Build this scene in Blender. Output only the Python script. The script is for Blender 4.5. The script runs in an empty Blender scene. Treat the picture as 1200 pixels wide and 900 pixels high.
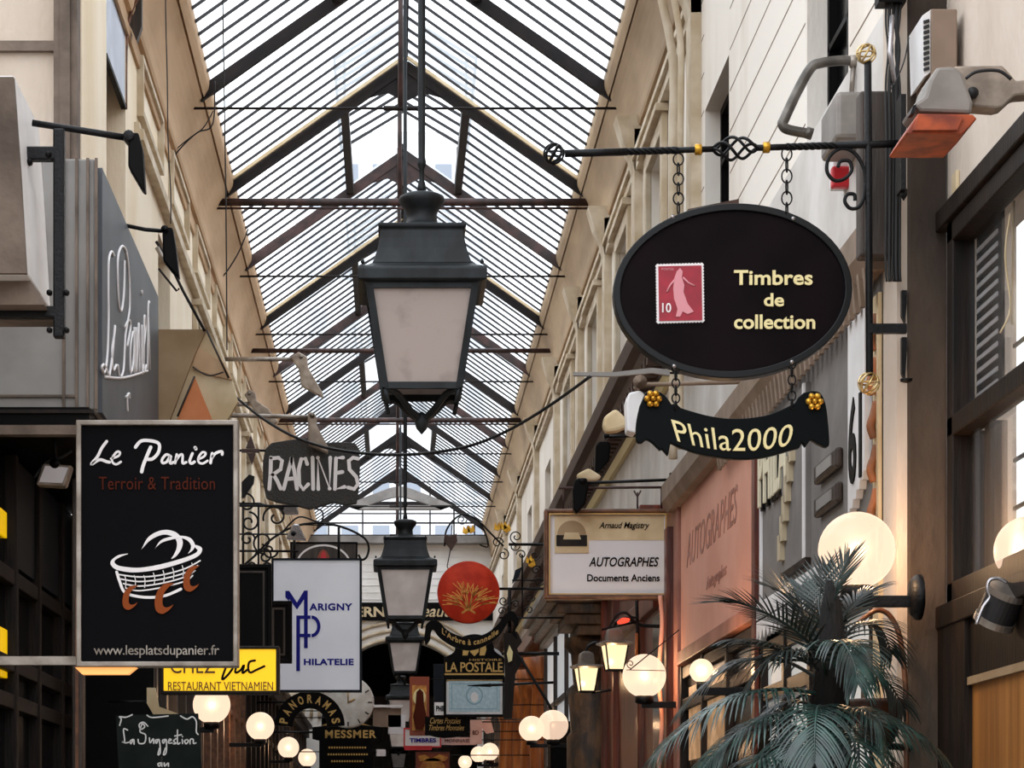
import bpy, math, random
from mathutils import Vector, Matrix
random.seed(7)
PI = math.pi
sc = bpy.context.scene
COL = sc.collection
# ------------------------------------------------------------------ camera
F = 3000.0; VX, VY = 462.0, 985.0            # focal length in pixels, vanishing point of the arcade
cam = bpy.data.cameras.new('camera'); cam.lens = 36.0*F/1200; cam.sensor_width = 36
cam.shift_x = (600-VX)/1200; cam.shift_y = (VY-450)/1200; cam.clip_start = .05; cam.clip_end = 400
co = bpy.data.objects.new('camera', cam); COL.objects.link(co)
co.location = (0, 0, 0); co.rotation_euler = (PI/2, 0, 0); sc.camera = co
# ------------------------------------------------------------------ light
SKY = 3.1
w = bpy.data.worlds.new('sky'); sc.world = w; w.use_nodes = True
nt = w.node_tree; nt.nodes.clear()
wo = nt.nodes.new('ShaderNodeOutputWorld'); bg = nt.nodes.new('ShaderNodeBackground')
tc = nt.nodes.new('ShaderNodeTexCoord'); sx = nt.nodes.new('ShaderNodeSeparateXYZ'); rp = nt.nodes.new('ShaderNodeValToRGB')
rp.color_ramp.elements[0].position = .0; rp.color_ramp.elements[0].color = (.10, .095, .09, 1)
rp.color_ramp.elements[1].position = .22; rp.color_ramp.elements[1].color = (.90, .95, 1, 1)
e_ = rp.color_ramp.elements.new(.06); e_.color = (.42, .41, .40, 1)
nt.links.new(tc.outputs['Generated'], sx.inputs[0]); nt.links.new(sx.outputs['Z'], rp.inputs[0])
nt.links.new(rp.outputs[0], bg.inputs[0]); bg.inputs[1].default_value = SKY
nt.links.new(bg.outputs[0], wo.inputs[0])
sc.view_settings.view_transform = 'Standard'; sc.view_settings.look = 'None'
sc.view_settings.exposure = 0.0; sc.view_settings.gamma = 1.0; sc.view_settings.use_curve_mapping = False
sc.cycles.use_denoising = True
sc.cycles.max_bounces = 8; sc.cycles.diffuse_bounces = 4; sc.cycles.transparent_max_bounces = 16
sc.cycles.sample_clamp_indirect = 6
# ------------------------------------------------------------------ helpers
def lin(h):
    h = h.lstrip('#'); r = []
    for i in (0, 2, 4):
        c = int(h[i:i+2], 16)/255; r.append(c/12.92 if c <= .04045 else ((c+.055)/1.055)**2.4)
    return (*r, 1)
def mat(name, col, rough=.6, metal=0, col2=None, scale=6, stretch=(1, 1, 1), bump=0, em=0, emcol=None, lo=.4, hi=.65, detail=5, bscale=None, spec=.5):
    m = bpy.data.materials.new(name); m.use_nodes = True; t = m.node_tree; b = t.nodes['Principled BSDF']
    b.inputs['Base Color'].default_value = lin(col); b.inputs['Roughness'].default_value = rough
    b.inputs['Metallic'].default_value = metal; b.inputs['Specular IOR Level'].default_value = spec
    g = t.nodes.new('ShaderNodeNewGeometry'); mp = t.nodes.new('ShaderNodeMapping'); mp.inputs['Scale'].default_value = stretch
    t.links.new(g.outputs['Position'], mp.inputs[0])
    n = t.nodes.new('ShaderNodeTexNoise'); n.inputs['Scale'].default_value = scale; n.inputs['Detail'].default_value = detail
    t.links.new(mp.outputs[0], n.inputs['Vector'])
    if col2:
        r = t.nodes.new('ShaderNodeValToRGB'); r.color_ramp.elements[0].position = lo; r.color_ramp.elements[1].position = hi
        r.color_ramp.elements[0].color = lin(col2); r.color_ramp.elements[1].color = lin(col)
        t.links.new(n.outputs['Fac'], r.inputs[0]); t.links.new(r.outputs[0], b.inputs['Base Color'])
    if bump:
        bn = t.nodes.new('ShaderNodeBump'); bn.inputs['Strength'].default_value = bump; bn.inputs['Distance'].default_value = .02
        n2 = t.nodes.new('ShaderNodeTexNoise'); n2.inputs['Scale'].default_value = bscale or scale*4; n2.inputs['Detail'].default_value = 6
        t.links.new(mp.outputs[0], n2.inputs['Vector']); t.links.new(n2.outputs['Fac'], bn.inputs['Height']); t.links.new(bn.outputs[0], b.inputs['Normal'])
    if em:
        b.inputs['Emission Color'].default_value = lin(emcol or col); b.inputs['Emission Strength'].default_value = em
    return m
def glassmat(name, col, frost=.5, gloss=.08, rough=.1, tcol='#ffffff'):
    m = bpy.data.materials.new(name); m.use_nodes = True; t = m.node_tree; t.nodes.clear()
    o = t.nodes.new('ShaderNodeOutputMaterial'); tr = t.nodes.new('ShaderNodeBsdfTransparent'); tl = t.nodes.new('ShaderNodeBsdfTranslucent')
    gl = t.nodes.new('ShaderNodeBsdfGlossy'); m1 = t.nodes.new('ShaderNodeMixShader'); m2 = t.nodes.new('ShaderNodeMixShader')
    tl.inputs[0].default_value = lin(col); tr.inputs[0].default_value = lin(tcol); gl.inputs['Roughness'].default_value = rough
    m1.inputs[0].default_value = frost; m2.inputs[0].default_value = gloss
    t.links.new(tr.outputs[0], m1.inputs[1]); t.links.new(tl.outputs[0], m1.inputs[2])
    t.links.new(m1.outputs[0], m2.inputs[1]); t.links.new(gl.outputs[0], m2.inputs[2]); t.links.new(m2.outputs[0], o.inputs[0])
    return m
M = dict(
 glass=glassmat('roof_glass', '#f4faff', .35, .06, .15),
 clear=glassmat('window_glass', '#e8eef2', .05, .25, .04),
 dark=mat('dark_glass', '#0a090a', .15, 0, '#050506', 3, spec=.2),
 greyglass=mat('grey_window_glass', '#a9b0b8', .2, 0, '#7f868e', 2),
 paleglass=mat('pale_blind', '#d5d9de', .4, 0, '#bfc4ca', 2),
 wallL=mat('left_plaster', '#f6e8d2', .85, 0, '#e6d2b2', 1.1, (1, 1, .35), .25, lo=.3, hi=.55, bscale=40),
 wallR=mat('right_plaster', '#ece4da', .85, 0, '#d9cdbf', 1.3, (1, 1, .35), .2, lo=.28, hi=.5, bscale=40),
 wallN=mat('near_plaster', '#cfc0b2', .85, 0, '#b9a897', 1.6, (1, 1, .5), .3, lo=.3, hi=.6, bscale=30),
 band=mat('fascia_plaster', '#d8d3ce', .8, 0, '#c4bdb6', 2, bump=.2),
 cornL=mat('left_cornice_paint', '#c9a783', .75, 0, '#ad8a66', 2.2, (1, .25, 1), .3, lo=.3, hi=.6),
 cornR=mat('right_cornice_paint', '#b59a7a', .75, 0, '#92795d', 2.2, (1, .25, 1), .3, lo=.3, hi=.6),
 trimc=mat('cream_trim', '#d6c8b2', .7, 0, '#bba88c', 4, bump=.1),
 iron=mat('roof_iron', '#191617', .6, 0, '#231c1b', 5, bump=.2, spec=.2),
 rediron=mat('red_oxide_iron', '#4a302c', .6, 0, '#281a19', 6, bump=.2),
 bar=mat('glazing_bar_iron', '#2e2c2f', .6, .2),
 wrought=mat('wrought_iron', '#08080a', .45, .1, '#0e0d10', 20, bump=.2, spec=.25),
 lantern=mat('lantern_paint', '#24282b', .5, .1, '#121416', 9, (1, 1, .4), .15, spec=.25),
 lglass=mat('lantern_frosted_glass', '#a3958f', .4, 0, '#857770', 9, lo=.25, hi=.5, em=.03, emcol='#c8b8b0', spec=.3),
 lglass2=mat('lantern_pale_glass', '#d2c9c6', .35, 0, '#bdb2ae', 6, em=.05, emcol='#d8ccc6'),
 warmlight=mat('warm_lit_glass', '#2c2416', .3, 0, em=1.5, emcol='#ffe3ae'),
 globe=mat('opal_globe_lit', '#1c1815', .3, 0, em=1.28, emcol='#ffdcc0', spec=.3),
 pipeg=mat('worn_grey_pipe', '#6b655f', .35, .5, '#4a4540', 12, spec=.5),
 brass=mat('pale_brass', '#dcc79a', .3, .7, '#a8874c', 30),
 carved=mat('carved_brown_wood', '#6a4a2c', .6, 0, '#2e1f14', 9, (1, 1, .5), .8, bscale=22),
 baypane=mat('bay_pane_added_glow', '#dfe3e8', .4, 0, '#c9ced4', 2, em=.35),  # emission added to lift the bay pane, where little light reaches
 gold=mat('gold_paint', '#d7a63e', .3, .8, '#a8761e', 15),
 goldt=mat('gold_lettering', '#e9d9a0', .45, .1, em=0),
 goldd=mat('dull_gold_lettering', '#c8a25c', .5, .2),
 white=mat('white_paint', '#eceaea', .5, 0, '#dad7d7', 3),
 lettw=mat('white_lettering', '#eee9ea', .5),
 ovalp=mat('oval_panel', '#140a0e', .55, 0, '#0d0709', 5, spec=.06),
 ovalr=mat('oval_rim', '#06070a', .4, 0, spec=.25),
 red=mat('stamp_red', '#a3122c', .5, 0, '#8e0e26', 20),
 pink=mat('pink_print', '#d98f98', .6),
 ribbon=mat('ribbon_paint', '#05090b', .5, 0, spec=.08),
 steel=mat('sign_frame_metal', '#a39a91', .4, .6, '#7d736a', 8, bump=.1),
 panel=mat('black_panel', '#050407', .55, spec=.06),
 rust=mat('rust_lettering', '#4c1d10', .7, spec=.1),
 orange=mat('orange_print', '#8a4420', .7, spec=.1),
 grey=mat('grey_box_paint', '#8c8884', .6, 0, '#777370', 2, bump=.1),
 greyd=mat('slate_panel_paint', '#565a61', .5, 0, '#4b4f56', 2),
 taupe=mat('weathered_taupe', '#76665a', .8, 0, '#4d4138', 3, bump=.5, lo=.35, hi=.6),
 beige=mat('beige_canvas', '#a3896a', .8, 0, '#8f7554', 3),
 cream=mat('cream_canvas', '#d9c6a4', .8, 0, '#c2ab85', 4),
 canvaso=mat('orange_canvas', '#d98a5a', .8, 0, '#cc7848', 4),
 lampgrey=mat('lamp_grey', '#a8998b', .5, .3, '#84766a', 12),
 slate=mat('carved_slate', '#2a2723', .6, 0, '#2a2724', 14, bump=.5),
 signw=mat('pale_sign_panel', '#e2e0e2', .5, 0, '#d8d6da', 1.5, spec=.2),
 signglow=mat('pale_sign_added_glow', '#dcdde2', .5, 0, '#d2d3da', 1.5, em=.17, emcol='#dfe4f2', spec=.2),  # emission added to brighten the MARIGNY panel
 navy=mat('navy_print', '#0c1488', .5, spec=.2),
 bluepane=mat('pale_blue_board', '#c6ccda', .5, 0, '#b4bac8', 3),
 letterc=mat('cream_letter_face', '#dcd2b6', .6),
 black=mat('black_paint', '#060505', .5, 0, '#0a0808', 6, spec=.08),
 yellow=mat('yellow_lightbox', '#ffcf00', .4, 0, em=.55, emcol='#ffc800'),
 brownt=mat('brown_lettering', '#4a2a12', .6),
 board=mat('blackboard', '#131a18', .8, 0, '#1a201e', 10, spec=.1),
 chalk=mat('chalk', '#d8d8d8', .9),
 wood=mat('orange_wood', '#c9783a', .4, 0, '#8f4a1e', 3, (4, 4, .5), .15, spec=.5),
 wood2=mat('dark_red_wood', '#7a3118', .35, 0, '#47190c', 3, (4, 4, .4), .15),
 wood3=mat('dark_brown_wood', '#241811', .5, 0, '#120c09', 4, (4, 4, .5), .2, spec=.2),
 wood4=mat('frame_wood', '#7a4f33', .4, 0, '#573420', 5, (3, 3, 3), .1),
 wood5=mat('grey_brown_wood', '#44372f', .55, 0, '#2a211b', 5, (4, 4, .5), .2),
 ochre=mat('ochre_wood_panel', '#a96f33', .5, 0, '#8b5723', 2.5, (6, 6, .3), .1),
 pillar=mat('pillar_concrete', '#56473a', .85, 0, '#32271f', 2.4, (1, 1, .5), .6, lo=.35, hi=.6, bscale=18),
 pinkp=mat('salmon_panel', '#dba18c', .6, 0, '#cf907a', 1.5),
 pinkw=mat('salmon_frame', '#a9705e', .5, 0, '#8d5748', 3),
 greyp=mat('grey_fascia_panel', '#7b7673', .7, 0, '#6b6663', 3, bump=.15),
 tan=mat('tan_letter_side', '#b7a88c', .6),
 brownc=mat('brown_cornice', '#4a2c1f', .6, 0, '#3e261b', 8, bump=.3),
 soffit=mat('soffit_paint', '#8c7768', .7, 0, '#75614f', 3),
 rubber=mat('cable_rubber', '#151314', .6),
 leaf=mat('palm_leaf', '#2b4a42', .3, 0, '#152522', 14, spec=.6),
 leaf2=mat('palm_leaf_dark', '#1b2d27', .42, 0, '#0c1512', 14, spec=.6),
 fibre=mat('palm_fibre', '#1c1611', .9, 0, '#0d0a08', 30, (1, 1, .2), .6),
 stem=mat('palm_stem', '#33382a', .6),
 pot=mat('glazed_pot', '#24140f', .3, 0, '#3a1f14', 8),
 stone=mat('floor_stone', '#8c847a', .5, 0, '#6f685f', 3),
 floodg=mat('floodlight_cast_grey', '#8f8882', .5, .2, '#7a736d', 6),
 floodo=mat('orange_rust_shade', '#b34a17', .5, 0, '#7a2c10', 14),
 concrete=mat('end_facade', '#faf8f6', .8, 0, '#e3dfdb', 1),
 endgrey=mat('grey_beam', '#8f8a86', .6, 0, '#7a7571', 4),
 bluedark=mat('dark_blue_paint', '#0a121c', .5, spec=.2),
 redd=mat('red_disc', '#cf3d20', .55, 0, '#b82c15', 8, spec=.2),
 tree=mat('gold_tree_print', '#e09a3a', .5),
 note=mat('banknote_blue', '#b9cfd8', .5, 0, '#a5bfca', 30),
 note2=mat('banknote_ink', '#7fa0ae', .5),
 pinkb=mat('pale_pink_board', '#d3b2ae', .6, 0, '#c49f9c', 6),
 icon=mat('icon_gold', '#d39a3c', .5, 0, '#a8642a', 12),
 iconr=mat('icon_red', '#8a3b1e', .5),
 redp=mat('red_plastic', '#c8202c', .4),
 clock=mat('clock_face', '#e4e0da', .5, 0, '#cfc9c0', 8),
 buildw=mat('far_facade', '#f6f6f8', .8), buildg=mat('far_window', '#a5aebd', .4),
 warmwin=mat('warm_shop_window', '#ffb868', .4, 0, em=.8, emcol='#ffb060'),
 tilec=mat('terracotta_strip', '#a8653a', .6, 0, '#6d4428', 5),
 shine=mat('polished_steel', '#a8a4a6', .25, .8),
 backglow=mat('glowing_backdrop', '#d9d6d0', .7, em=.22),  # pale backing with added glow, brightens the dark window openings
)
def translucify(m, f):
    t = m.node_tree; o = next(n for n in t.nodes if n.type == 'OUTPUT_MATERIAL'); b = t.nodes['Principled BSDF']
    tr = t.nodes.new('ShaderNodeBsdfTransparent'); tr.inputs[0].default_value = (1, .93, .85, 1); mx = t.nodes.new('ShaderNodeMixShader'); mx.inputs[0].default_value = f
    t.links.new(tr.outputs[0], mx.inputs[1]); t.links.new(b.outputs[0], mx.inputs[2]); t.links.new(mx.outputs[0], o.inputs[0])
translucify(M['globe'], .65); translucify(M['warmlight'], .7)
def bulb(loc, power, r, radius=.03, col=(1, .66, .38)):
    l = bpy.data.lights.new('bulb', 'POINT'); l.energy = power; l.color = col; l.shadow_soft_size = radius
    o = bpy.data.objects.new('bulb', l); COL.objects.link(o); o.parent = r; o.location = Vector(loc)-parent_loc(r)
    return o
def P(x, y, Y): return Vector(((x-VX)/F*Y, Y, (VY-y)/F*Y))
def tag(o, label, cat, group=None, kind=None):
    if label: o['label'] = label
    if cat: o['category'] = cat
    if group: o['group'] = group
    if kind: o['kind'] = kind
    return o
def thing(name, label, cat, loc=(0, 0, 0), group=None, kind=None):
    o = bpy.data.objects.new(name, None); COL.objects.link(o); o.location = loc; o.empty_display_size = .05
    return tag(o, label, cat, group, kind)
def smooth(pts, n=5, closed=False):
    if len(pts) < 3: return pts
    out = []; N = len(pts)
    for i in range(N if closed else N-1):
        if closed: p0, p1, p2, p3 = pts[(i-1) % N], pts[i], pts[(i+1) % N], pts[(i+2) % N]
        else: p0, p1, p2, p3 = pts[max(i-1, 0)], pts[i], pts[i+1], pts[min(i+2, N-1)]
        for k in range(n):
            t = k/n
            out.append(tuple(.5*((2*b)+(-a+c)*t+(2*a-5*b+4*c-d)*t*t+(-a+3*b-3*c+d)*t**3) for a, b, c, d in zip(p0, p1, p2, p3)))
    if not closed: out.append(tuple(pts[-1]))
    return out
def spiral(cx, cy, r, turns=1.5, a0=0, sgn=1, r1=.2, n=28):
    return [(cx+r*(1-(1-r1)*i/n)*math.cos(a0+sgn*turns*2*PI*i/n), cy+r*(1-(1-r1)*i/n)*math.sin(a0+sgn*turns*2*PI*i/n)) for i in range(n+1)]
def arc(cx, cy, rx, ry, a0, a1, n=24): return [(cx+rx*math.cos(math.radians(a0+(a1-a0)*i/n)), cy+ry*math.sin(math.radians(a0+(a1-a0)*i/n))) for i in range(n+1)]
class MB:
    def __init__(s): s.v = []; s.f = []; s.sm = []
    def add(s, vs, fs, sm=False):
        o = len(s.v); s.v += [tuple(p) for p in vs]; s.f += [tuple(i+o for i in f) for f in fs]; s.sm += [sm]*len(fs); return s
    def box(s, x0, x1, y0, y1, z0, z1):
        v = [(x, y, z) for x in (x0, x1) for y in (y0, y1) for z in (z0, z1)]
        return s.add(v, [(0, 1, 3, 2), (4, 6, 7, 5), (0, 4, 5, 1), (2, 3, 7, 6), (0, 2, 6, 4), (1, 5, 7, 3)])
    def pbox(s, x0, y0, x1, y1, Y, t):       # box whose front is the given rectangle at depth Y
        a, b = P(x0, y1, Y), P(x1, y0, Y); return s.box(a.x, b.x, Y, Y+t, a.z, b.z)
    def beam(s, a, b, w, h):                  # square bar from a to b, width w, height h
        a, b = Vector(a), Vector(b); d = (b-a).normalized()
        up = Vector((0, 0, 1)) if abs(d.z) < .9 else Vector((0, 1, 0))
        r = d.cross(up).normalized(); u = r.cross(d)
        v = [p+r*i*w/2+u*j*h/2 for p in (a, b) for i, j in ((-1, -1), (1, -1), (1, 1), (-1, 1))]
        return s.add(v, [(3, 2, 1, 0), (4, 5, 6, 7)]+[(i, (i+1) % 4, (i+1) % 4+4, i+4) for i in range(4)])
    def tube(s, pts, r, n=8, closed=False, flat=1.0):
        pts = [Vector(p) for p in pts]; N = len(pts); vs = []; fs = []; prev = None
        for i, p in enumerate(pts):
            if closed: d = pts[(i+1) % N]-pts[i-1]
            else: d = pts[min(i+1, N-1)]-pts[max(i-1, 0)]
            if d.length < 1e-9: d = Vector((0, 0, 1))
            d.normalize()
            if prev is None: prev = Vector((0, 1, 0)) if abs(d.y) < .9 else Vector((0, 0, 1))
            a = (prev-d*prev.dot(d)); a = a.normalized() if a.length > 1e-6 else d.orthogonal().normalized()
            prev = a; b = d.cross(a); rr = r[i] if isinstance(r, (list, tuple)) else r
            for k in range(n):
                t = 2*PI*k/n; vs.append(p+a*math.cos(t)*rr*flat+b*math.sin(t)*rr)
        for i in range(N if closed else N-1):
            j = (i+1) % N
            for k in range(n): fs.append((i*n+k, i*n+(k+1) % n, j*n+(k+1) % n, j*n+k))
        if not closed: fs += [tuple(range(n))[::-1], tuple((N-1)*n+k for k in range(n))]
        return s.add(vs, fs, True)
    def ptube(s, pts, r, Y, n=6, closed=False, dy=0, flat=1.0):  # pixel polyline, radius in pixels
        if isinstance(r, (list, tuple)): r = [q*Y/F for q in r]
        else: r = r*Y/F
        return s.tube([P(p[0], p[1], Y)+Vector((0, dy+(p[2] if len(p) > 2 else 0), 0)) for p in pts], r, n, closed, flat)
    def slab(s, pts, Y, t):                   # pixel outline pushed back by t metres
        v = [P(x, y, Y) for x, y in pts]; N = len(v); A = sum(v[i].x*v[(i+1) % N].z-v[(i+1) % N].x*v[i].z for i in range(N))
        if A < 0: v = v[::-1]
        vv = v+[p+Vector((0, t, 0)) for p in v]
        return s.add(vv, [tuple(range(N)), tuple(range(2*N-1, N-1, -1))]+[(i, i+N, (i+1) % N+N, (i+1) % N) for i in range(N)])
    def ring(s, outer, inner, Y, t):          # frame between two outlines with equal counts
        N = len(outer); v = [P(x, y, Y) for x, y in outer]+[P(x, y, Y) for x, y in inner]; vv = v+[p+Vector((0, t, 0)) for p in v]; f = []
        for i in range(N):
            j = (i+1) % N
            f += [(i, j, N+j, N+i), (2*N+i, 3*N+i, 3*N+j, 2*N+j), (i, 2*N+i, 2*N+j, j), (N+i, N+j, 3*N+j, 3*N+i)]
        return s.add(vv, f)
    def frame(s, x0, y0, x1, y1, b, Y, t):
        return s.ring([(x0, y0), (x1, y0), (x1, y1), (x0, y1)], [(x0+b, y0+b), (x1-b, y0+b), (x1-b, y1-b), (x0+b, y1-b)], Y, t)
    def lathe(s, prof, c, n=24, axis='z', sm=True, rot=0):
        c = Vector(c); vs = []; fs = []
        for r, h in prof:
            for k in range(n):
                t = 2*PI*(k+.5)/n+rot; q = Vector((r*math.cos(t), r*math.sin(t), h))
                if axis == 'y': q = Vector((q.x, q.z, q.y))
                if axis == 'x': q = Vector((q.z, q.x, q.y))
                vs.append(c+q)
        for i in range(len(prof)-1):
            for k in range(n): fs.append((i*n+k, i*n+(k+1) % n, (i+1)*n+(k+1) % n, (i+1)*n+k))
        fs += [tuple(range(n))[::-1], tuple((len(prof)-1)*n+k for k in range(n))]
        return s.add(vs, fs, sm)
    def sphere(s, c, r, n=24, m=14):
        return s.lathe([(max(r*math.sin(PI*i/m), 1e-4), -r*math.cos(PI*i/m)) for i in range(m+1)], c, n)
    def extr(s, prof, y0, y1):                # profile of (x,z) swept along the arcade
        N = len(prof); v = [(x, y0, z) for x, z in prof]+[(x, y1, z) for x, z in prof]
        return s.add(v, [tuple(range(N)), tuple(range(2*N-1, N-1, -1))]+[(i, i+N, (i+1) % N+N, (i+1) % N) for i in range(N)])
    def build(s, name, m, parent=None, label=None, bevel=0):
        me = bpy.data.meshes.new(name); off = parent_loc(parent)
        me.from_pydata([(a-off.x, b-off.y, c-off.z) for a, b, c in s.v], [], s.f)
        me.polygons.foreach_set('use_smooth', s.sm)
        me.materials.append(M[m] if isinstance(m, str) else m); me.validate()
        o = bpy.data.objects.new(name, me); COL.objects.link(o)
        if parent: o.parent = parent
        if label: o['label'] = label
        if bevel:
            b = o.modifiers.new('bevel', 'BEVEL'); b.width = bevel; b.segments = 2; b.limit_method = 'ANGLE'
        return o
def parent_loc(p):
    v = Vector((0, 0, 0))
    while p: v += p.location; p = p.parent
    return v
def text_mesh(s, bold=0, shear=0, space=1.0, extr=.0):
    c = bpy.data.curves.new('t', 'FONT'); c.body = s; c.offset = bold; c.shear = shear; c.space_character = space; c.resolution_u = 4; c.extrude = .1
    o = bpy.data.objects.new('t', c); COL.objects.link(o); dg = bpy.context.evaluated_depsgraph_get(); dg.update()
    me = bpy.data.meshes.new_from_object(o.evaluated_get(dg)); vs = [v.co.copy() for v in me.vertices]; fs = [tuple(p.vertices) for p in me.polygons]
    bpy.data.objects.remove(o); bpy.data.curves.remove(c); bpy.data.meshes.remove(me)
    x0 = min(v.x for v in vs); x1 = max(v.x for v in vs); y0 = min(v.y for v in vs); y1 = max(v.y for v in vs)
    return [((v.x-x0)/(x1-x0), (v.y-y0)/(y1-y0), 1 if v.z > 0 else 0) for v in vs], fs
def text(s, x0, y0, x1, y1, Y, m, parent, name='lettering', bold=0, shear=0, space=1.0, t=.006, warp=None, dy=0, mb=None, label=None):
    vs, fs = text_mesh(s, bold, shear, space); b = mb or MB(); out = []
    for u, v, d in vs:
        px, py = x0+u*(x1-x0), y1+v*(y0-y1)
        if warp: px, py = warp(u, v)
        p = P(px, py, Y); out.append(p+Vector((0, dy-(t if d else 0), 0)))
    b.add(out, fs)
    return b if mb else b.build(name, m, parent, label)
def wtext(s, X, ya, yb, z0, z1, side, m, parent, name='lettering', bold=0, shear=0, t=.01, off=0, label=None, space=1.0, warp=None):
    # lettering on a side wall: reads from y=ya to y=yb; side=+1 right-hand wall (faces -x), -1 left-hand wall (faces +x)
    vs, fs = text_mesh(s, bold, shear, space); out = []
    for u, v, d in vs:
        if warp: u, v = warp(u, v)
        out.append(Vector((X-side*(off+(t if d else 0)), ya+(yb-ya)*u, z0+(z1-z0)*v)))
    return MB().add(out, fs).build(name, m, parent, label)
def cutwall(mb, X, th, ys, zs, holes):
    # wall slab from X outwards by th (signed), rectangle ys x zs minus holes (y0,y1,z0,z1)
    yc = sorted({ys[0], ys[1]} | {h[0] for h in holes} | {h[1] for h in holes}); zc = sorted({zs[0], zs[1]} | {max(zs[0], h[2]) for h in holes} | {min(zs[1], h[3]) for h in holes})
    for a, b in zip(yc, yc[1:]):
        z_run = None
        for c, d in zip(zc, zc[1:]):
            ym, zm = (a+b)/2, (c+d)/2
            solid = not any(h[0] < ym < h[1] and h[2] < zm < h[3] for h in holes)
            if solid: z_run = (z_run[0], d) if z_run else (c, d)
            if (not solid or d == zc[-1]) and z_run:
                mb.box(min(X, X+th), max(X, X+th), a, b, z_run[0], z_run[1]); z_run = None
    return mb
def struct(o, label=None):
    o['kind'] = 'structure'
    if label: o['label'] = label
    return o
# ------------------------------------------------------------------ setting
XL, XR = -1.90, 2.04           # facades above the shops
EL, ER, EH = -1.584, 1.80, 6.5  # eaves
RX, RH = .109, 7.70            # ridge
FL = -1.6
YE = 53.0
struct(MB().box(-6, 6, -2, 90, FL-.1, FL).build('floor', 'stone'), 'pale stone floor of the arcade')
# left facade with window recesses
lh = [(16.9, 18.1, 3.0, 6.0), (20.6, 21.7, 3.2, 4.9), (24.2, 25.3, 3.2, 4.9), (28, 29.2, 3.2, 4.9), (32, 33.2, 3.2, 4.9), (36.5, 37.7, 3.2, 4.9), (41, 42.2, 3.2, 4.9), (46, 47.2, 3.2, 4.9)]
struct(cutwall(MB(), XL, -.25, (15.56, YE), (2.45, 6.5), lh).build('wall_left', 'wallL'), 'warm cream plastered upper wall on the left')
struct(MB().box(XL-.3, XL-.025, 18.4, YE, FL, 2.45).build('wall_left', 'wood3'), 'dark lower wall behind the left shop fronts')
rh = [(11.5, 12.65, 3.05, 5.6), (15.6, 16.8, 3.7, 4.79), (19.2, 20.3, 3.75, 5.3), (22.0, 23.1, 3.75, 5.3), (25.2, 26.4, 3.75, 5.3), (29, 30.2, 3.75, 5.3), (33.4, 34.6, 3.75, 5.0), (38, 39.2, 3.75, 5.0), (42.6, 43.8, 3.75, 5.0), (47.4, 48.6, 3.75, 5.0)]
wr = cutwall(MB(), XR, .25, (10.45, YE), (3.1, 6.5), rh)
struct(wr.build('wall_right', 'wallR'), 'pale plastered upper wall on the right')
struct(MB().box(XR+.025, XR+.3, 10.45, YE, FL, 3.1).build('wall_right', 'wood3'), 'dark lower wall behind the right shop fronts')
# fine board grooves on the near part of the right wall
g = MB()
for i in range(13):
    z = 3.3+i*.25
    if z < 6.2: 
        for a, b in ((10.5, 11.45), (12.7, 15.55), (16.85, 17.0)):
            g.box(XR-.002, XR+.01, a, b, z, z+.007)
struct(g.build('trim_1', 'soffit'), 'thin board joints in the right upper wall')
wn = 0
def window(X, side, y0, y1, z0, z1, glass, frame, surround=True, depth=.16, label=None, sur='trimc'):
    global wn; wn += 1
    r = thing('window_%d' % wn, label, None, (X, (y0+y1)/2, z0), kind='structure')
    xi = X+side*depth
    a, b = sorted((xi, xi+side*.01)); MB().box(a, b, y0, y1, z0, z1).build('pane', glass, r)
    f = MB(); a, b = sorted((xi-side*.04, xi+side*.02)); w_ = .05
    f.box(a, b, y0, y0+w_, z0, z1).box(a, b, y1-w_, y1, z0, z1).box(a, b, y0, y1, z1-w_, z1).box(a, b, y0, y1, z0, z0+w_)
    f.box(a, b, (y0+y1)/2-.03, (y0+y1)/2+.03, z0, z1)
    for k in (1, 2): f.box(a, b, y0, y1, z0+(z1-z0)*k/3-.015, z0+(z1-z0)*k/3+.015)
    f.build('window_frame', frame, r)
    if surround:
        s_ = MB(); a, b = sorted((X-side*.05, X)); q = .13
        s_.box(a, b, y0-q, y0, z0, z1+q).box(a, b, y1, y1+q, z0, z1+q).box(a, b, y0, y1, z1, z1+q)
        a, b = sorted((X-side*.1, X)); s_.box(a, b, y0-q-.03, y1+q+.03, z0-.08, z0).box(a, b, y0-q-.04, y1+q+.04, z1+q, z1+q+.06)
        s_.build('window_surround', sur, r, bevel=.008)
    return r
for i, h in enumerate(lh):
    if i == 0:
        r = window(XL, -1, h[0], h[1], 5.2, h[3], 'paleglass', 'trimc', False, .2, 'tall left window with a pale blind')
        MB().box(XL-.21, XL-.19, h[0], h[1], 3.0, 5.2).build('panel', 'beige', r)
        MB().box(XL-.03, XL-.005, h[0], h[1], 5.2, 6.0).build('blue_board', 'bluepane', r); MB().box(XL-.03, XL+.005, h[0], h[1], 5.17, 5.2).build('lower_edge', 'black', r)
    else: window(XL, -1, *h, 'greyglass' if i > 1 else 'dark', 'wood5' if i == 1 else 'trimc', i != 1, .16)
for i, h in enumerate(rh):
    if i < 2: window(XR, 1, *h, 'dark', 'black', False, .14)
    else: window(XR, 1, *h, 'greyglass', 'trimc', i < 6, .12)
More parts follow.
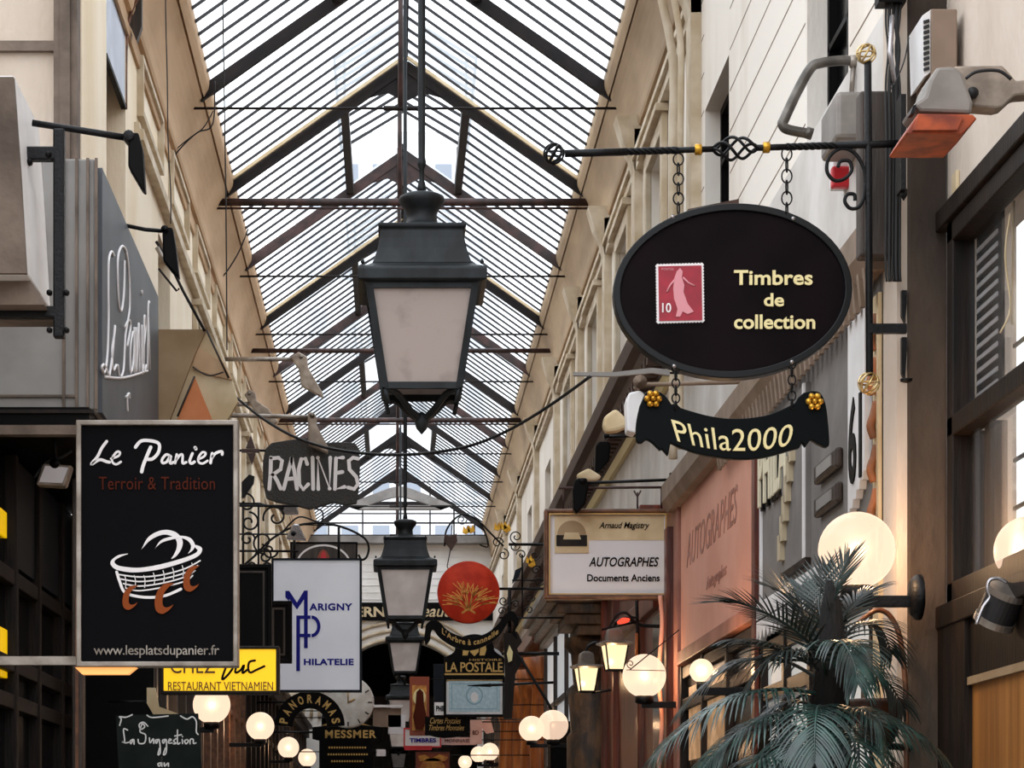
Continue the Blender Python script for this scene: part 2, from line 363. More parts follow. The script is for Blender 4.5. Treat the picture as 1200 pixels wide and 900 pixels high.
# cornices swept along both sides
def corn(x, e, s):
    d = e-x
    q = [(0, 5.70), (.07, 5.70), (.09, 5.76), (.03, 5.79), (.04, 5.86), (.14, 5.87), (.18, 5.90), (.20, 5.95), (.22, 5.99), (.27, 6.05), (.34, 6.11), (.42, 6.17), (.51, 6.23), (.61, 6.285), (.71, 6.33), (.79, 6.36), (.80, 6.39), (.84, 6.40), (.85, 6.37), (.93, 6.41), (.98, 6.44), (1.0, 6.48), (1.0, 6.56), (0, 6.62)]
    return [(x+d*u, z) for u, z in q]
struct(MB().extr(corn(XL, EL, 1), 14.2, YE).build('trim_2', 'cornL'), 'tan moulded cornice under the left eave')
struct(MB().extr(corn(XR, ER, -1), 8.0, YE).build('trim_3', 'cornR'), 'brown grey moulded cornice under the right eave')
# frieze panels and brackets
b = MB()
for y in [18.9+i*2.6 for i in range(12)]:
    b.box(XL, XL+.05, y, y+1.7, 5.35, 5.40).box(XL, XL+.05, y, y+1.7, 5.76, 5.80).box(XL, XL+.05, y, y+.05, 5.401, 5.759).box(XL, XL+.05, y+1.65, y+1.7, 5.401, 5.759)
b.box(XL, XL+.07, 18.7, YE, 5.12, 5.2).box(XL, XL+.04, 18.7, YE, 5.2, 5.25)
struct(b.build('trim_4', 'trimc'), 'framed frieze panels on the left wall')
b = MB()
b.box(XR-.06, XR, 17.0, YE, 5.5, 5.58).box(XR-.09, XR, 17.0, YE, 5.58, 5.63)
for y in (17.0, 21.0, 24.0, 27.5, 31.5, 36, 41, 46):
    b.box(XR-.07, XR, y, y+.28, 3.4, 5.84)
    c = [(XR-.07-.0, 5.5), (XR-.10, 5.62), (XR-.16, 5.74), (XR-.22, 5.95), (XR, 5.95), (XR, 5.5)]
    b.extr(c, y, y+.28)
struct(b.build('trim_5', 'trimc'), 'cream pilasters and frieze on the right wall')
b = MB()
for y, r_ in ((17.45, .03), (17.0, .022)):
    b.tube(smooth([(XR-.14, y, 2.6), (XR-.14, y, 3.6), (XR-.14, y, 4.6), (XR-.14, y, 5.3), (XR-.22, y, 5.75), (XR-.3, y, 6.1)], 6), r_, 10)
o = b.build('drainpipe', 'trimc'); tag(o, 'pair of thin cream drainpipes curving in under the right cornice', 'pipe')
# brown dentil cornice and white fascia above the right shops
struct(MB().box(XR-.02, XR+.2, 10.45, YE, 2.55, 3.42).build('trim_6', 'band'), 'light grey fascia band above the right shops')
b = MB().extr([(XR-.02, 3.40), (XR-.08, 3.40), (XR-.10, 3.46), (XR-.22, 3.50), (XR-.24, 3.56), (XR-.30, 3.60), (XR-.32, 3.70), (XR-.02, 3.76)], 15.0, YE)
for i in range(150):
    y = 15.02+i*.24; b.box(XR-.22, XR-.06, y, y+.12, 3.43, 3.52)
struct(b.build('trim_7', 'brownc'), 'dark brown dentilled cornice on the right')
struct(MB().extr([(XR-.02, 3.33), (XR-.06, 3.33), (XR-.08, 3.40), (XR-.02, 3.40)], 15.0, YE).build('trim_8', 'goldt'), 'gilded bead under the brown cornice')
b = MB().extr([(XR-.02, 2.33), (XR-.10, 2.33), (XR-.14, 2.40), (XR-.14, 2.52), (XR-.02, 2.58)], 10.45, 18.2)
for i in range(38):
    y = 10.5+i*.13
    b.extr([(XR-.115, 2.36), (XR-.07, 2.36), (XR-.08, 2.22), (XR-.10, 2.22)], y, y+.05)
struct(b.build('trim_9', 'soffit'), 'toothed wooden fascia beam over the grey and pink shop fronts')
# left near corner: frontal wall, post, near side wall
b = MB().box(-3.6, -2.04, 15.4, 15.7, 3.9, 9).box(-2.04, XL-.02, 15.45, 15.7, 3.9, 9)
struct(b.build('wall_left_near', 'wallN'), 'cream panelled wall end facing the crossing')
b = MB().box(-2.04, XL, 15.33, 15.5, 3.9, 9).box(-2.00, XL-.04, 15.31, 15.34, 3.9, 9).box(-3.6, -2.04, 15.36, 15.42, 4.74, 4.80)
struct(b.build('trim_10', 'taupe'), 'grey brown corner post and rail of the left wall end')
struct(MB().box(-3.6, -2.32, 6, 14.2, FL, 3.9).build('wall_left_near', 'wallN'), 'near left side wall')
# right near wall and pillar
struct(MB().box(2.045, 2.205, 10.2, 10.5, FL, 9).build('wall_pillar', 'pillar', bevel=.012), 'stained brown grey concrete pillar')
nr = [(7.2, 10.1, .93, 2.42)]
struct(cutwall(MB(), 2.205, .25, (6.0, 10.2), (.62, 9), nr).build('wall_right_near', 'wallN'), 'beige plastered near right wall')
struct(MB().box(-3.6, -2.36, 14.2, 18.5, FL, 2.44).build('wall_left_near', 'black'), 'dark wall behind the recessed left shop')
# end wall with arch, siding, screen
bw = MB(); cx, cz, R = P(468, 0, YE).x, P(0, 842, YE).z, 1.62
N = 24; outer = []
x0, x1, zt = XL-.3, XR+.3, P(0, 637, YE).z
ar = [(cx+R*math.cos(PI*i/N), cz+R*math.sin(PI*i/N)) for i in range(N+1)]
for i in range(N):
    (ax, az), (bx, bz) = ar[i], ar[i+1]
    v = [(ax, YE, az), (bx, YE, bz), (bx, YE, zt), (ax, YE, zt)]; v += [(p[0], YE+.4, p[2]) for p in v]
    bw.add(v, [(0, 1, 2, 3), (7, 6, 5, 4), (0, 4, 5, 1)])
bw.box(x0, cx-R, YE, YE+.4, FL, zt).box(cx+R, x1, YE, YE+.4, FL, zt)
struct(bw.build('wall_end', 'concrete'), 'white end wall of the arcade with a wide arch')
b = MB()
for k in range(4):
    rr = R+.03+k*.17
    b.tube([(cx+rr*math.cos(PI*i/30), YE-.03, cz+rr*math.sin(PI*i/30)) for i in range(31)], .035, 6)
struct(b.build('trim_11', 'trimc'), 'concentric mouldings around the end arch')
b = MB()
for k in range(8):
    z = P(0, 645+k*8.2, YE).z; b.box(x0, x1, YE-.012, YE, z-.008, z+.008)
struct(b.build('trim_12', 'white'), 'horizontal siding joints on the end wall')
b = MB().box(x0, x1, YE-.35, YE, zt-.03, zt+.14); struct(b.build('trim_13', 'endgrey', bevel=.01), 'thick grey beam across the end of the roof')
b = MB(); ys = YE-.3
for yp, r_ in ((590, .035), (613, .016), (602, .012)):
    z = P(0, yp, ys).z; b.box(EL-.2, ER+.2, ys-.03, ys, z-r_, z+r_)
for xp in (385, 425, 504, 532, 556):
    x = P(xp, 0, ys).x; b.box(x-.015, x+.015, ys-.03, ys, zt, P(0, 570, ys).z)
struct(b.build('trim_14', 'iron'), 'thin iron glazing grid of the end screen')
# grey flat arch above the screen
b = MB(); ya = 50.9
pts = smooth([(405, 592), (440, 578), (468, 570), (496, 578), (530, 592)], 5); inner = smooth([(420, 597), (445, 587), (468, 582), (490, 587), (516, 597)], 5)
b.ring(pts, inner, ya, .15); struct(b.build('trim_15', 'endgrey'), 'flat grey arch at the far end of the roof')
# passage beyond the arch
b = MB().box(-2.6, XL, YE+.4, 80, FL, 5).box(XR, 2.8, YE+.4, 80, FL, 5).box(-2.6, 2.8, YE+.4, 80, 4.4, 4.6).box(-2.6, 2.8, 80, 80.2, FL, 5)
struct(b.build('wall_beyond', 'wood5'), 'dim continuation of the passage behind the arch')
# distant building over the roof
fb = thing('distant_building', 'pale distant facade with grey windows seen through the roof openings', None, (0, 78, FL), kind='structure')
f = MB().box(-3.0, 3.2, 78, 84, FL, 21.6); f.build('wall', 'buildw', fb)
for i in range(6):
    for j in range(6):
        x = -2.55+i*.95; z = 8.3+j*2.2
        q = MB().box(x, x+.5, 77.95, 78.02, z, z+1.3); q.build('window', 'buildg', fb)
# ------------------------------------------------------------------ roof
def T(k): return 21.96+3.266*(k-1)
def rz(x):
    return RH-.71*abs(x-RX) if False else (EH+(RH-EH)*((x-EL)/(RX-EL)) if x < RX else EH+(RH-EH)*((ER-x)/(ER-RX)))
OPEN = (0, 2, 4, 6, 8); KS = range(-3, 10); HO = .60
ro = thing('ceiling', 'pitched glass roof with dark glazing bars over the arcade', None, (0, 8.9, EH), kind='structure')
for k in KS:
    y0, y1 = T(k), T(k+1) if k < 9 else YE-.3
    gl, br = MB(), MB()
    segs = [(EL, RX-HO), (RX+HO, ER)] if k in OPEN else [(EL, RX), (RX, ER)]
    for a, c in segs:
        gl.add([(a, y0, rz(a)+.03), (c, y0, rz(c)+.03), (c, y1, rz(c)+.03), (a, y1, rz(a)+.03)], [(0, 1, 2, 3)])
        for i in range(1, 10):
            y = y0+(y1-y0)*i/10
            br.beam((a, y, rz(a)), (c, y, rz(c)), .017, .024)
    if k in OPEN:
        h = .42; e2 = HO+.1
        for sgn in (-1, 1):
            br.beam((RX+sgn*HO, y0, rz(RX+sgn*HO)-.02), (RX+sgn*HO, y1, rz(RX+sgn*HO)-.02), .08, .14)
            br.beam((RX+sgn*e2, y0, RH-.42+h), (RX+sgn*e2, y1, RH-.42+h), .03, .05)
            for y in (y0+.05, (y0+y1)/2, y1-.05): br.beam((RX+sgn*HO, y, rz(RX+sgn*HO)), (RX+sgn*HO, y, RH-.42+h), .03, .03)
            gl.add([(RX, y0, RH+h+.03), (RX+sgn*e2, y0, RH-.42+h+.03), (RX+sgn*e2, y1, RH-.42+h+.03), (RX, y1, RH+h+.03)], [(0, 1, 2, 3)])
            for i in range(10):
                y = y0+(y1-y0)*i/9; br.beam((RX, y, RH+h), (RX+sgn*e2, y, RH-.42+h), .018, .03)
        br.beam((RX, y0, RH+h), (RX, y1, RH+h), .04, .05)
    else: br.beam((RX, y0, RH+.02), (RX, y1, RH+.02), .05, .07)
    gl.build('glass_pane', 'glass', ro); br.build('glazing_bars', 'bar', ro)
for k in range(-3, 11):
    y = T(k) if k < 10 else YE-.4
    r = thing('roof_truss', 'dark iron roof truss spanning the arcade, number %d from the camera side' % (k+4), None, (RX, y, EH), kind='structure')
    m_ = 'rediron' if k in (3, 5, 7) else 'iron'
    f = MB()
    for e in (EL-.1, ER+.1):
        f.beam((RX, y, RH-.07), (e, y, rz(EL)-.12), .055, .105)
    f.build('rafter', m_, r)
    f = MB()
    for s_ in (-1, 1):
        f.add([(RX, y-.015, RH-.1), (RX+s_*.42, y-.015, RH-.4), (RX+s_*.18, y-.015, RH-.33), (RX, y-.015, RH-.42),
               (RX, y+.015, RH-.1), (RX+s_*.42, y+.015, RH-.4), (RX+s_*.18, y+.015, RH-.33), (RX, y+.015, RH-.42)],
              [(0, 1, 2, 3), (7, 6, 5, 4), (1, 5, 6, 2), (2, 6, 7, 3), (0, 4, 5, 1)])
    f.build('gusset', m_, r)
    zt_ = .965*EH
    MB().tube([(RX-.055, y-.03, RH), (RX-.055, y-.03, zt_)], .022, 8).build('king_post', 'rediron', r)
    thick = k in (2, 6)
    f = MB()
    if thick:
        f.tube([(XL, y-.03, zt_+.01), (XR, y-.03, zt_+.01)], .038, 8).tube([(XL, y-.03, zt_-.05), (XR, y-.03, zt_-.05)], .012, 6)
    else:
        f.tube([(XL, y-.03, zt_), (XR, y-.03, zt_)], .0115, 6).tube([(RX-.2, y-.03, zt_), (RX+.1, y-.03, zt_)], .022, 6)
    f.build('tie_rod', 'rediron' if thick else 'iron', r)
    if k in (2, 4):
        f = MB()
        for e in (EL, ER): f.beam((RX, y-.1, RH-.0), (e, y-.1, rz(e)-.0), .04, .03)
        f.build('batten', 'cream', r, 'pale board along the rafter')
y = T(4)+.3; z = P(0, 411, y).z
o = MB().tube([(XL, y, z), (XR, y, z)], .03, 8).build('tie_tube', 'rediron'); struct(o, 'grey tie tube crossing under the roof')
# ------------------------------------------------------------------ hanging lanterns
def lantern(Y, xp, Z, label, gm, ztop):
    S = .5/150; X = (xp-VX)/F*(Y-.25)
    r = thing('street_lantern', label, 'lantern', (X, Y, Z-(497-315)*S), 'lanterns hanging down the middle of the arcade')
    def z(p): return Z-(p-315)*S
    q = math.sqrt(2)
    def sq(prof): return [(w_/2*S*q, z(p)) for w_, p in prof]
    c = (X, Y, 0)
    MB().lathe(sq([(118, 304), (113, 298), (105, 285), (100, 272), (98, 262), (104, 259), (104, 255), (60, 251)]), c, 4, sm=False).build('hood', 'lantern', r, bevel=.004)
    MB().lathe([(w_/2*S, z(p)) for w_, p in [(66, 254), (62, 250), (44, 246), (38, 243), (36, 234), (40, 228), (52, 221), (56, 216), (53, 212), (40, 209), (8, 207)]], c, 24).build('finial', 'lantern', r)
    MB().lathe(sq([(140, 328), (152, 326), (152, 314), (148, 311), (128, 307), (118, 304)]), c, 4, sm=False).build('rim', 'lantern', r, bevel=.003)
    f = MB()
    def cr(w_, p, i, j): return Vector((X+i*w_/2*S, Y+j*w_/2*S, z(p)))
    cs = ((-1, -1), (1, -1), (1, 1), (-1, 1))
    for n_, (i, j) in enumerate(cs):
        i2, j2 = cs[(n_+1) % 4]
        f.beam(cr(126, 326, i, j), cr(88, 448, i, j), .028, .028)
        f.beam(cr(88, 446, i, j), cr(88, 446, i2, j2), .022, .026)
        f.beam(cr(126, 330, i, j), cr(126, 330, i2, j2), .02, .03)
        if Y < 25:
            MB().lathe([(.004, 0), (.009, .006), (.007, .014), (.001, .022)], cr(140, 308, i, j), 8).build('corner_finial', 'lantern', r)
            MB().lathe([(.004, 0), (.008, .005), (.006, .012), (.001, .018)], cr(96, 257, i, j), 8).build('corner_finial', 'lantern', r)
        f.tube([cr(88, 448, i, j), cr(80, 466, i, j)], .010, 6)
    f.build('frame', 'lantern', r)
    for n_, (i, j) in enumerate(cs):
        i2, j2 = cs[(n_+1) % 4]
        MB().add([cr(122, 330, i, j), cr(122, 330, i2, j2), cr(86, 444, i2, j2), cr(86, 444, i, j)], [(0, 1, 2, 3)]).build('glass_pane', gm, r)
    f = MB()
    for i, j in cs:
        a = cr(84, 450, i, j); b_ = Vector((X, Y, z(482)))
        f.tube(smooth([a+Vector((0, 0, 0)), a.lerp(b_, .3)+Vector((0, 0, .022)), a.lerp(b_, .65)+Vector((0, 0, .005)), b_], 5), .0135, 8)
    f.lathe([(.002, z(497)), (.022, z(490)), (.03, z(482)), (.022, z(474)), (.004, z(470))], c, 12)
    f.build('bottom_bracket', 'lantern', r)
    MB().lathe([(.020, z(208)), (.018, z(200)), (.011, z(192)), (.011, z(178)), (.018, z(174)), (.018, z(170)), (.014, z(165)), (.016, z(100)), (.016, ztop)], c, 10).build('suspension_rod', 'lantern', r)
    return r
LZ = 2.233
lantern(10.25, 495, LZ, 'largest and nearest black street lantern hanging under the glass roof', 'lglass', 7.8)
lantern(20.5, 475, LZ-.02, 'second hanging street lantern, beside the red round sign', 'lglass2', 8.14)
lantern(33.3, 474.5, 2.62, 'third hanging street lantern, just below the second one', 'lglass2', 8.14)
lantern(43.3, 469.5, 2.43, 'fourth hanging street lantern, left of the painted saint panel', 'lglass2', 7.75)
lantern(51.2, 467, 2.30, 'fifth hanging street lantern, just in front of the end arch', 'lglass2', 7.72)
lantern(68, 467, 2.36, 'smallest and farthest hanging lantern, beyond the arch', 'lglass2', 4.5)
# ------------------------------------------------------------------ generic builders for signs and lamps
def base(x, y, Y): return P(x, y, Y)
def arm(mb, pts, r, Y, n=8): return mb.ptube(pts, r, Y, n)
def spot(name, label, Y, armpts, head, ar=2.2, hm='black', am='wrought', group=None, th=.09, pivot=None, lens=True):
    """lamp head on a wall arm: head = pixel outline seen from the side, thickness th across"""
    r = thing(name, label, 'lamp', P(armpts[0][0], armpts[0][1], Y), group)
    MB().ptube(armpts, ar, Y, 8).build('arm', am, r)
    MB().slab(head, Y-th/2, th).build('lamp_head', hm, r, bevel=.012)
    px_, py_ = pivot or armpts[-1]
    MB().lathe([(.5*th*.5, -th*.62), (.02, -th*.6), (.024, 0), (.02, th*.6), (.005, th*.62)], P(px_, py_, Y), 10, 'y').build('hinge', am, r)
    return r
def opx(x, y, w_): return [(x, y), (x+w_, y)]
def globe(label, xp, yp, rp, Y, wallX, group, plate=True):
    c = P(xp, yp, Y); R_ = rp*Y/F
    r = thing('globe_lamp', label, 'lamp', (wallX, Y, c.z-R_-.03), group)
    MB().sphere(c, R_, 32, 18).build('glass_globe', 'globe', r)
    s_ = 1 if wallX > c.x else -1
    bulb(c, 22, r)
    MB().lathe([(R_*.28, -R_-.045), (R_*.42, -R_-.035), (R_*.42, -R_*.93), (R_*.30, -R_*.90)], c, 20).build('globe_holder', 'wrought', r)
    f = MB().beam((c.x-s_*.02, Y, c.z-R_-.05), (wallX, Y, c.z-R_-.05), .04, .045)
    f.build('arm', 'wrought', r, bevel=.004)
    MB().lathe([(.05, 0), (.06, .01), (.03, .03)], (wallX, Y, c.z-R_-.05), 12, 'x' ).build('wall_plate', 'wrought', r)
    return r
def link_chain(xp, y0, y1, Y, name, parent, n=None, wpx=5):
    """round-section chain links alternating face-on and edge-on"""
    S = Y/F; L = (y1-y0); n = n or max(2, int(L/9)); h = L/n*1.25; b = MB()
    for i in range(n):
        cy = y0+L*(i+.5)/n; c = P(xp, cy, Y); pts = []
        for k in range(14):
            t = 2*PI*k/14; a = math.cos(t)*wpx*S*.75; d = math.sin(t)*h/2*S
            pts.append(c+(Vector((a, 0, d)) if i % 2 == 0 else Vector((a*.3, a*.8, d))))
        b.tube(pts, 1.0*S, 6, True)
    return b.build(name, 'wrought', parent)
def cage(xp, yp, rp, Y, m, parent):
    c = P(xp, yp, Y); R_ = rp*Y/F; b = MB()
    for k in range(4):
        a = PI*k/4; pts = []
        for i in range(24):
            t = 2*PI*i/24; q = Vector((math.cos(t)*math.cos(a), math.cos(t)*math.sin(a), math.sin(t)))*R_
            pts.append(c+Matrix.Rotation(.5, 3, 'Y') @ q)
        b.tube(pts, R_*.12, 6, True)
    b.tube([c+Vector((math.cos(2*PI*i/20)*R_, math.sin(2*PI*i/20)*R_, 0)) for i in range(20)], R_*.1, 6, True)
    b.sphere(c+Vector((0, 0, -R_)), R_*.22, 8, 6)
    return b.build('ball_finial', m, parent)
def flower(xp, yp, rp, Y, parent, m='gold'):
    b = MB(); S = Y/F
    for k in range(6):
        a = 2*PI*k/6; c = P(xp+math.cos(a)*rp*.62, yp+math.sin(a)*rp*.62, Y)+Vector((0, -.012, 0))
        b.sphere(c, rp*S*.36, 10, 6)
    b.sphere(P(xp, yp, Y)+Vector((0, -.02, 0)), rp*S*.3, 10, 6)
    b.build('gold_flower', m, parent)
def zc(pts, x0, y0, k): return [(x0+a/k, y0+b/k) for a, b in pts]
def ribbon(b, q, r, Y, t):
    q = [p for i, p in enumerate(q) if i == 0 or math.hypot(p[0]-q[i-1][0], p[1]-q[i-1][1]) > 1e-3]
    L, R_ = [], []
    for i, p in enumerate(q):
        a_, b_ = q[max(i-1, 0)], q[min(i+1, len(q)-1)]; dx, dy_ = b_[0]-a_[0], b_[1]-a_[1]; n = math.hypot(dx, dy_) or 1
        L.append((p[0]-dy_/n*r, p[1]+dx/n*r)); R_.append((p[0]+dy_/n*r, p[1]-dx/n*r))
    N = len(q); s_ = Y/F
    v = [P(x, y, Y) for x, y in L+R_]; vv = v+[p+Vector((0, t, 0)) for p in v]; f = []
    for i in range(N-1):
        f += [(i, i+1, N+i+1, N+i), (i, 2*N+i, 2*N+i+1, i+1), (N+i, N+i+1, 3*N+i+1, 3*N+i)]
    b.add(vv, f)
    ends = [q[0], q[-1]] + ([p for p in q[1:-1]] if len(q) < 12 and r > .9 else [])
    for x, y in ends: b.slab([(x+r*math.cos(k*PI/5), y+r*math.sin(k*PI/5)) for k in range(10)], Y-.0003, t)
def strokes(lines, Y, r, m, parent, name='lettering', dy=-.004, n=6, sm=True, flat=.35, label=None):
    b = MB()
    for L in lines:
        rr = r
        if isinstance(L, tuple) and isinstance(L[1], (int, float)): L, rr = L
        q = smooth(L, 5) if sm else L
        ribbon(b, q, rr, Y+dy, -dy+.0005)
    return b.build(name, m, parent, label)

# ------------------------------------------------------------------ LEFT SIDE
# shop box with script panel
r = thing('shop_sign_box', 'big grey boxed shop sign with a slanting slate side lettered in white script', 'sign', (-1.9, 14.7, 2.43))
zb, zt2 = P(0, 480, 14.7).z, P(0, 186, 14.7).z
MB().box(-2.9, -1.72, 14.7, 18.4, zb, zt2).build('box', 'grey', r, bevel=.01)
MB().box(-1.72, -1.695, 14.86, 18.4, zb+.01, zt2-.01).build('side_panel', 'greyd', r)
b = MB()
for xp in (75, 90, 103, 113): 
    x = P(xp, 0, 14.7).x; b.box(x-.008, x+.008, 14.68, 14.7, zb, zt2)
b.box(P(0, 0, 14.7).x-.3, P(90, 0, 14.7).x, 14.685, 14.7, P(0, 466, 14.7).z, P(0, 463, 14.7).z)
b.build('seam', 'taupe', r)
# script on the side plane: coordinates along y (u) and z (v), wall plane x=-1.69
def side_strokes(lines, X, ymap, m, parent, rad, name='lettering'):
    b = MB()
    for L in lines:
        v = []
        for a, c in smooth(L, 6):
            # pixel -> point on plane X
            Y = X/((a-VX)/F); v.append(Vector((X, Y, (VY-c)/F*Y)))
        b.tube(v, rad, 6)
    return b.build(name, m, parent)
k_, ox, oy = 3.6, 100, 250
SL = [[(120, 180), (110, 162), (98, 200), (96, 320), (97, 450), (92, 600), (80, 672), (70, 650), (80, 640), (100, 690)],
      [(100, 690), (112, 610), (124, 480), (122, 510), (112, 580), (116, 660), (130, 640)],
      [(182, 230), (172, 160), (152, 140), (136, 200), (140, 370), (152, 410), (162, 330), (165, 200)],
      [(172, 165), (184, 260), (186, 400), (170, 500), (166, 560), (160, 660), (146, 690), (136, 640)],
      [(166, 480), (184, 450), (190, 480), (176, 560)],
      [(200, 500), (190, 560), (190, 670), (202, 620), (206, 480), (206, 672)],
      [(214, 480), (214, 672), (222, 500), (226, 480), (228, 672)],
      [(238, 470), (238, 670), (244, 640)], [(238, 325), (239, 345)],
      [(246, 560), (254, 480), (248, 440), (246, 660), (256, 640)],
      [(262, 660), (264, 400), (270, 375)], [(264, 440), (272, 660)],
      [(82, 690), (160, 694), (262, 665)],
      [(178, 835), (176, 775), (184, 760), (186, 780)], [(170, 775), (180, 768)]]
side_strokes([zc(L, ox, oy, k_) for L in SL], -1.690, None, 'lettw', r, .0085)
# canopy under the box + recessed shop front
r = thing('shop_canopy', 'dark flat canopy edge under the grey boxed sign', 'canopy', (-2.3, 14.6, 2.2))
MB().box(-2.9, -1.74, 14.6, 18.3, P(0, 506, 14.6).z, zb-.002).build('canopy', 'black', r)
MB().pbox(-60, 498, 92, 509, 14.5, .1).build('edge_trim', 'taupe', r)
MB().pbox(-60, 480, 110, 484, 14.58, .04).build('lip', 'wood3', r)
r = thing('recessed_shopfront', 'dark recessed shop front with brown frames behind the hanging basket sign', 'shop front', (-2.3, 14.4, FL))
X = -2.3
MB().box(X-.05, X-.02, 14.3, 18.35, FL, 2.3).build('shop_glass', 'dark', r)
b = MB()
for y in (14.35, 15.25, 16.25, 17.4, 18.2): b.box(X-.03, X+.05, y, y+.10, FL, 2.3)
for z in (1.52, 1.0, .78, .3): b.box(X-.03, X+.04, 14.3, 18.3, z, z+.09)
b.build('frame', 'wood3', r, bevel=.006)
MB().box(X-.03, X+.02, 15.3, 18.2, 1.65, 2.3).build('curtain', 'bluedark', r)
MB().box(X-.018, X+.0, 14.95, 15.2, P(0, 626, 15).z, P(0, 596, 15).z).build('lit_display', 'yellow', r, 'yellow lit display')
MB().box(X-.018, X+.0, 14.95, 15.22, P(0, 792, 15).z, P(0, 735, 15).z).build('lit_display', 'yellow', r, 'yellow lit display')
MB().box(X, -1.72, 18.31, 18.36, FL, 2.3).build('inner_wall', 'black', r)
r = thing('entrance_post', 'brown square post of the shop entrance below the basket sign', 'post', (-1.9, 15.4, FL))
MB().pbox(84, 560, 97, 960, 15.4, .14).build('shaft', 'wood5', r, bevel=.008)
MB().pbox(88, 700, 92, 960, 15.38, .03).build('bead', 'wood4', r)
r = spot('floodlight', 'small square floodlight under the canopy of the dark left shop', 14.9, [(62, 498), (64, 520), (66, 545)], [(50, 543), (84, 545), (76, 570), (42, 568)], 2, 'lampgrey', th=.12)
MB().slab([(53, 546), (80, 548), (73, 566), (46, 565)], 14.83, .004).build('lens', 'shine', r)
MB().ptube(smooth([(40, 560), (55, 542), (72, 536), (84, 528)], 5), 2, 14.9).build('cable', 'rubber', r)
# weathered box and its iron frame at top left
r = thing('wall_box', 'weathered box with a brown front and white side at the top left edge', 'box', (-1.6, 9.1, .9))
MB().slab([(-60, 88), (17, 88), (25, 200), (32, 322), (-60, 322)], 9.1, .62).build('casing', 'white', r, bevel=.01)
MB().slab([(-60, 90), (16, 90), (24, 200), (31, 320), (-60, 320)], 9.08, .03).build('front_plate', 'taupe', r)
MB().slab([(-60, 322), (31, 322), (52, 357), (-60, 357)], 9.2, .4).build('underside', 'taupe', r)
r = thing('iron_bracket', 'black iron frame bracket holding the weathered box at the top left', 'bracket', (-1.9, 9.35, .9))
Y = 9.3; b = MB()
b.pbox(62, 150, 75, 395, Y, .045).pbox(-286, 358, 66, 372, Y, .045).pbox(28, 171, 66, 187, Y, .045)
b.build('bar', 'wrought', r, bevel=.006)
b = MB()
for x, y in ((57, 181), (35, 190), (78, 343), (58, 343), (78, 387), (58, 387)): b.lathe([(.008, -.02), (.012, 0), (.006, .03)], P(x, y, Y), 8, 'y')
b.ptube([(32, 178), (32, 190), (36, 193)], 2.5, Y).build('bolts', 'wrought', r)
spot('arm_spotlight', 'black spotlight on a long bar beside the weathered box', 9.4, [(38, 144), (90, 152), (152, 162)], [(150, 160), (154, 155), (162, 155), (167, 175), (170, 224), (166, 222), (150, 195)], 4, th=.07)
r = spot('arm_spotlight', 'black spotlight on a short bar above the slate script panel', 16.3, [(146, 264), (170, 269), (194, 271)], [(190, 272), (194, 266), (202, 266), (206, 290), (210, 325), (205, 322), (191, 305)], 2.4, th=.1)
r = thing('stay_rod', 'dark slanting stay rod above the tan folded awning', 'rod', P(197, 300, 18.35))
MB().ptube([(183, 283), (197, 305), (215, 342), (240, 388)], 1.9, 18.45).ptube([(186, 315), (207, 341), (210, 338)], 1.4, 18.45).build('rod', 'iron', r)
MB().ptube([(184, 290), (194, 308)], 3, 18.43).build('sleeve', 'steel', r)
# tan folded awning box
r = thing('folded_awning', 'tan folded awning with an orange gusset beside the slate panel', 'awning', P(215, 490, 18.5))
MB().slab([(152, 386), (242, 386), (228, 415), (199, 492), (152, 500)], 18.5, .05).build('front_flap', 'beige', r)
MB().slab([(242, 387), (256, 408), (270, 440), (279, 470), (262, 500), (199, 500), (199, 492), (228, 415)], 18.56, .08).build('side_flap', 'cream', r)
MB().slab([(228, 441), (252, 500), (205, 500)], 18.5, .03).build('gusset', 'canvaso', r)
b = MB().ptube([(208, 488), (228, 441)], 1.3, 18.48).ptube([(242, 387), (268, 443)], 1.5, 18.5).ptube(smooth([(226, 430), (244, 440), (262, 436)]), 1, 18.5)
b.build('rib', 'wood5', r)
MB().slab([(228, 405), (262, 425), (272, 445), (250, 440), (226, 432)], 18.54, .02).build('fold', 'cornL', r)
# grey clamp lamps near RACINES
GL = 'grey clamp lamps above the RACINES sign'
def birdlamp(label, Y, a, h, pv): return spot('clamp_lamp', label, Y, a, h, 2.6, 'lampgrey', 'steel', GL, .09, pv)
birdlamp('grey clamp lamp on the highest arm, pointing down right against the roof', 27.9, [(258, 421), (300, 421), (343, 421)], [(340, 418), (350, 412), (360, 418), (361, 430), (378, 460), (379, 466), (353, 452), (350, 432)], (353, 419))
birdlamp('grey clamp lamp lying low beside the tan awning', 29.3, [(268, 470), (280, 474), (292, 473)], [(286, 462), (292, 456), (299, 460), (301, 470), (314, 478), (326, 494), (322, 497), (300, 488), (296, 478)], (292, 462))
birdlamp('grey clamp lamp directly above the top edge of RACINES', 21.4, [(196, 487), (282, 487), (330, 488), (362, 489)], [(360, 485), (366, 482), (371, 488), (371, 498), (385, 524), (384, 531), (361, 520), (361, 500)], (366, 488))
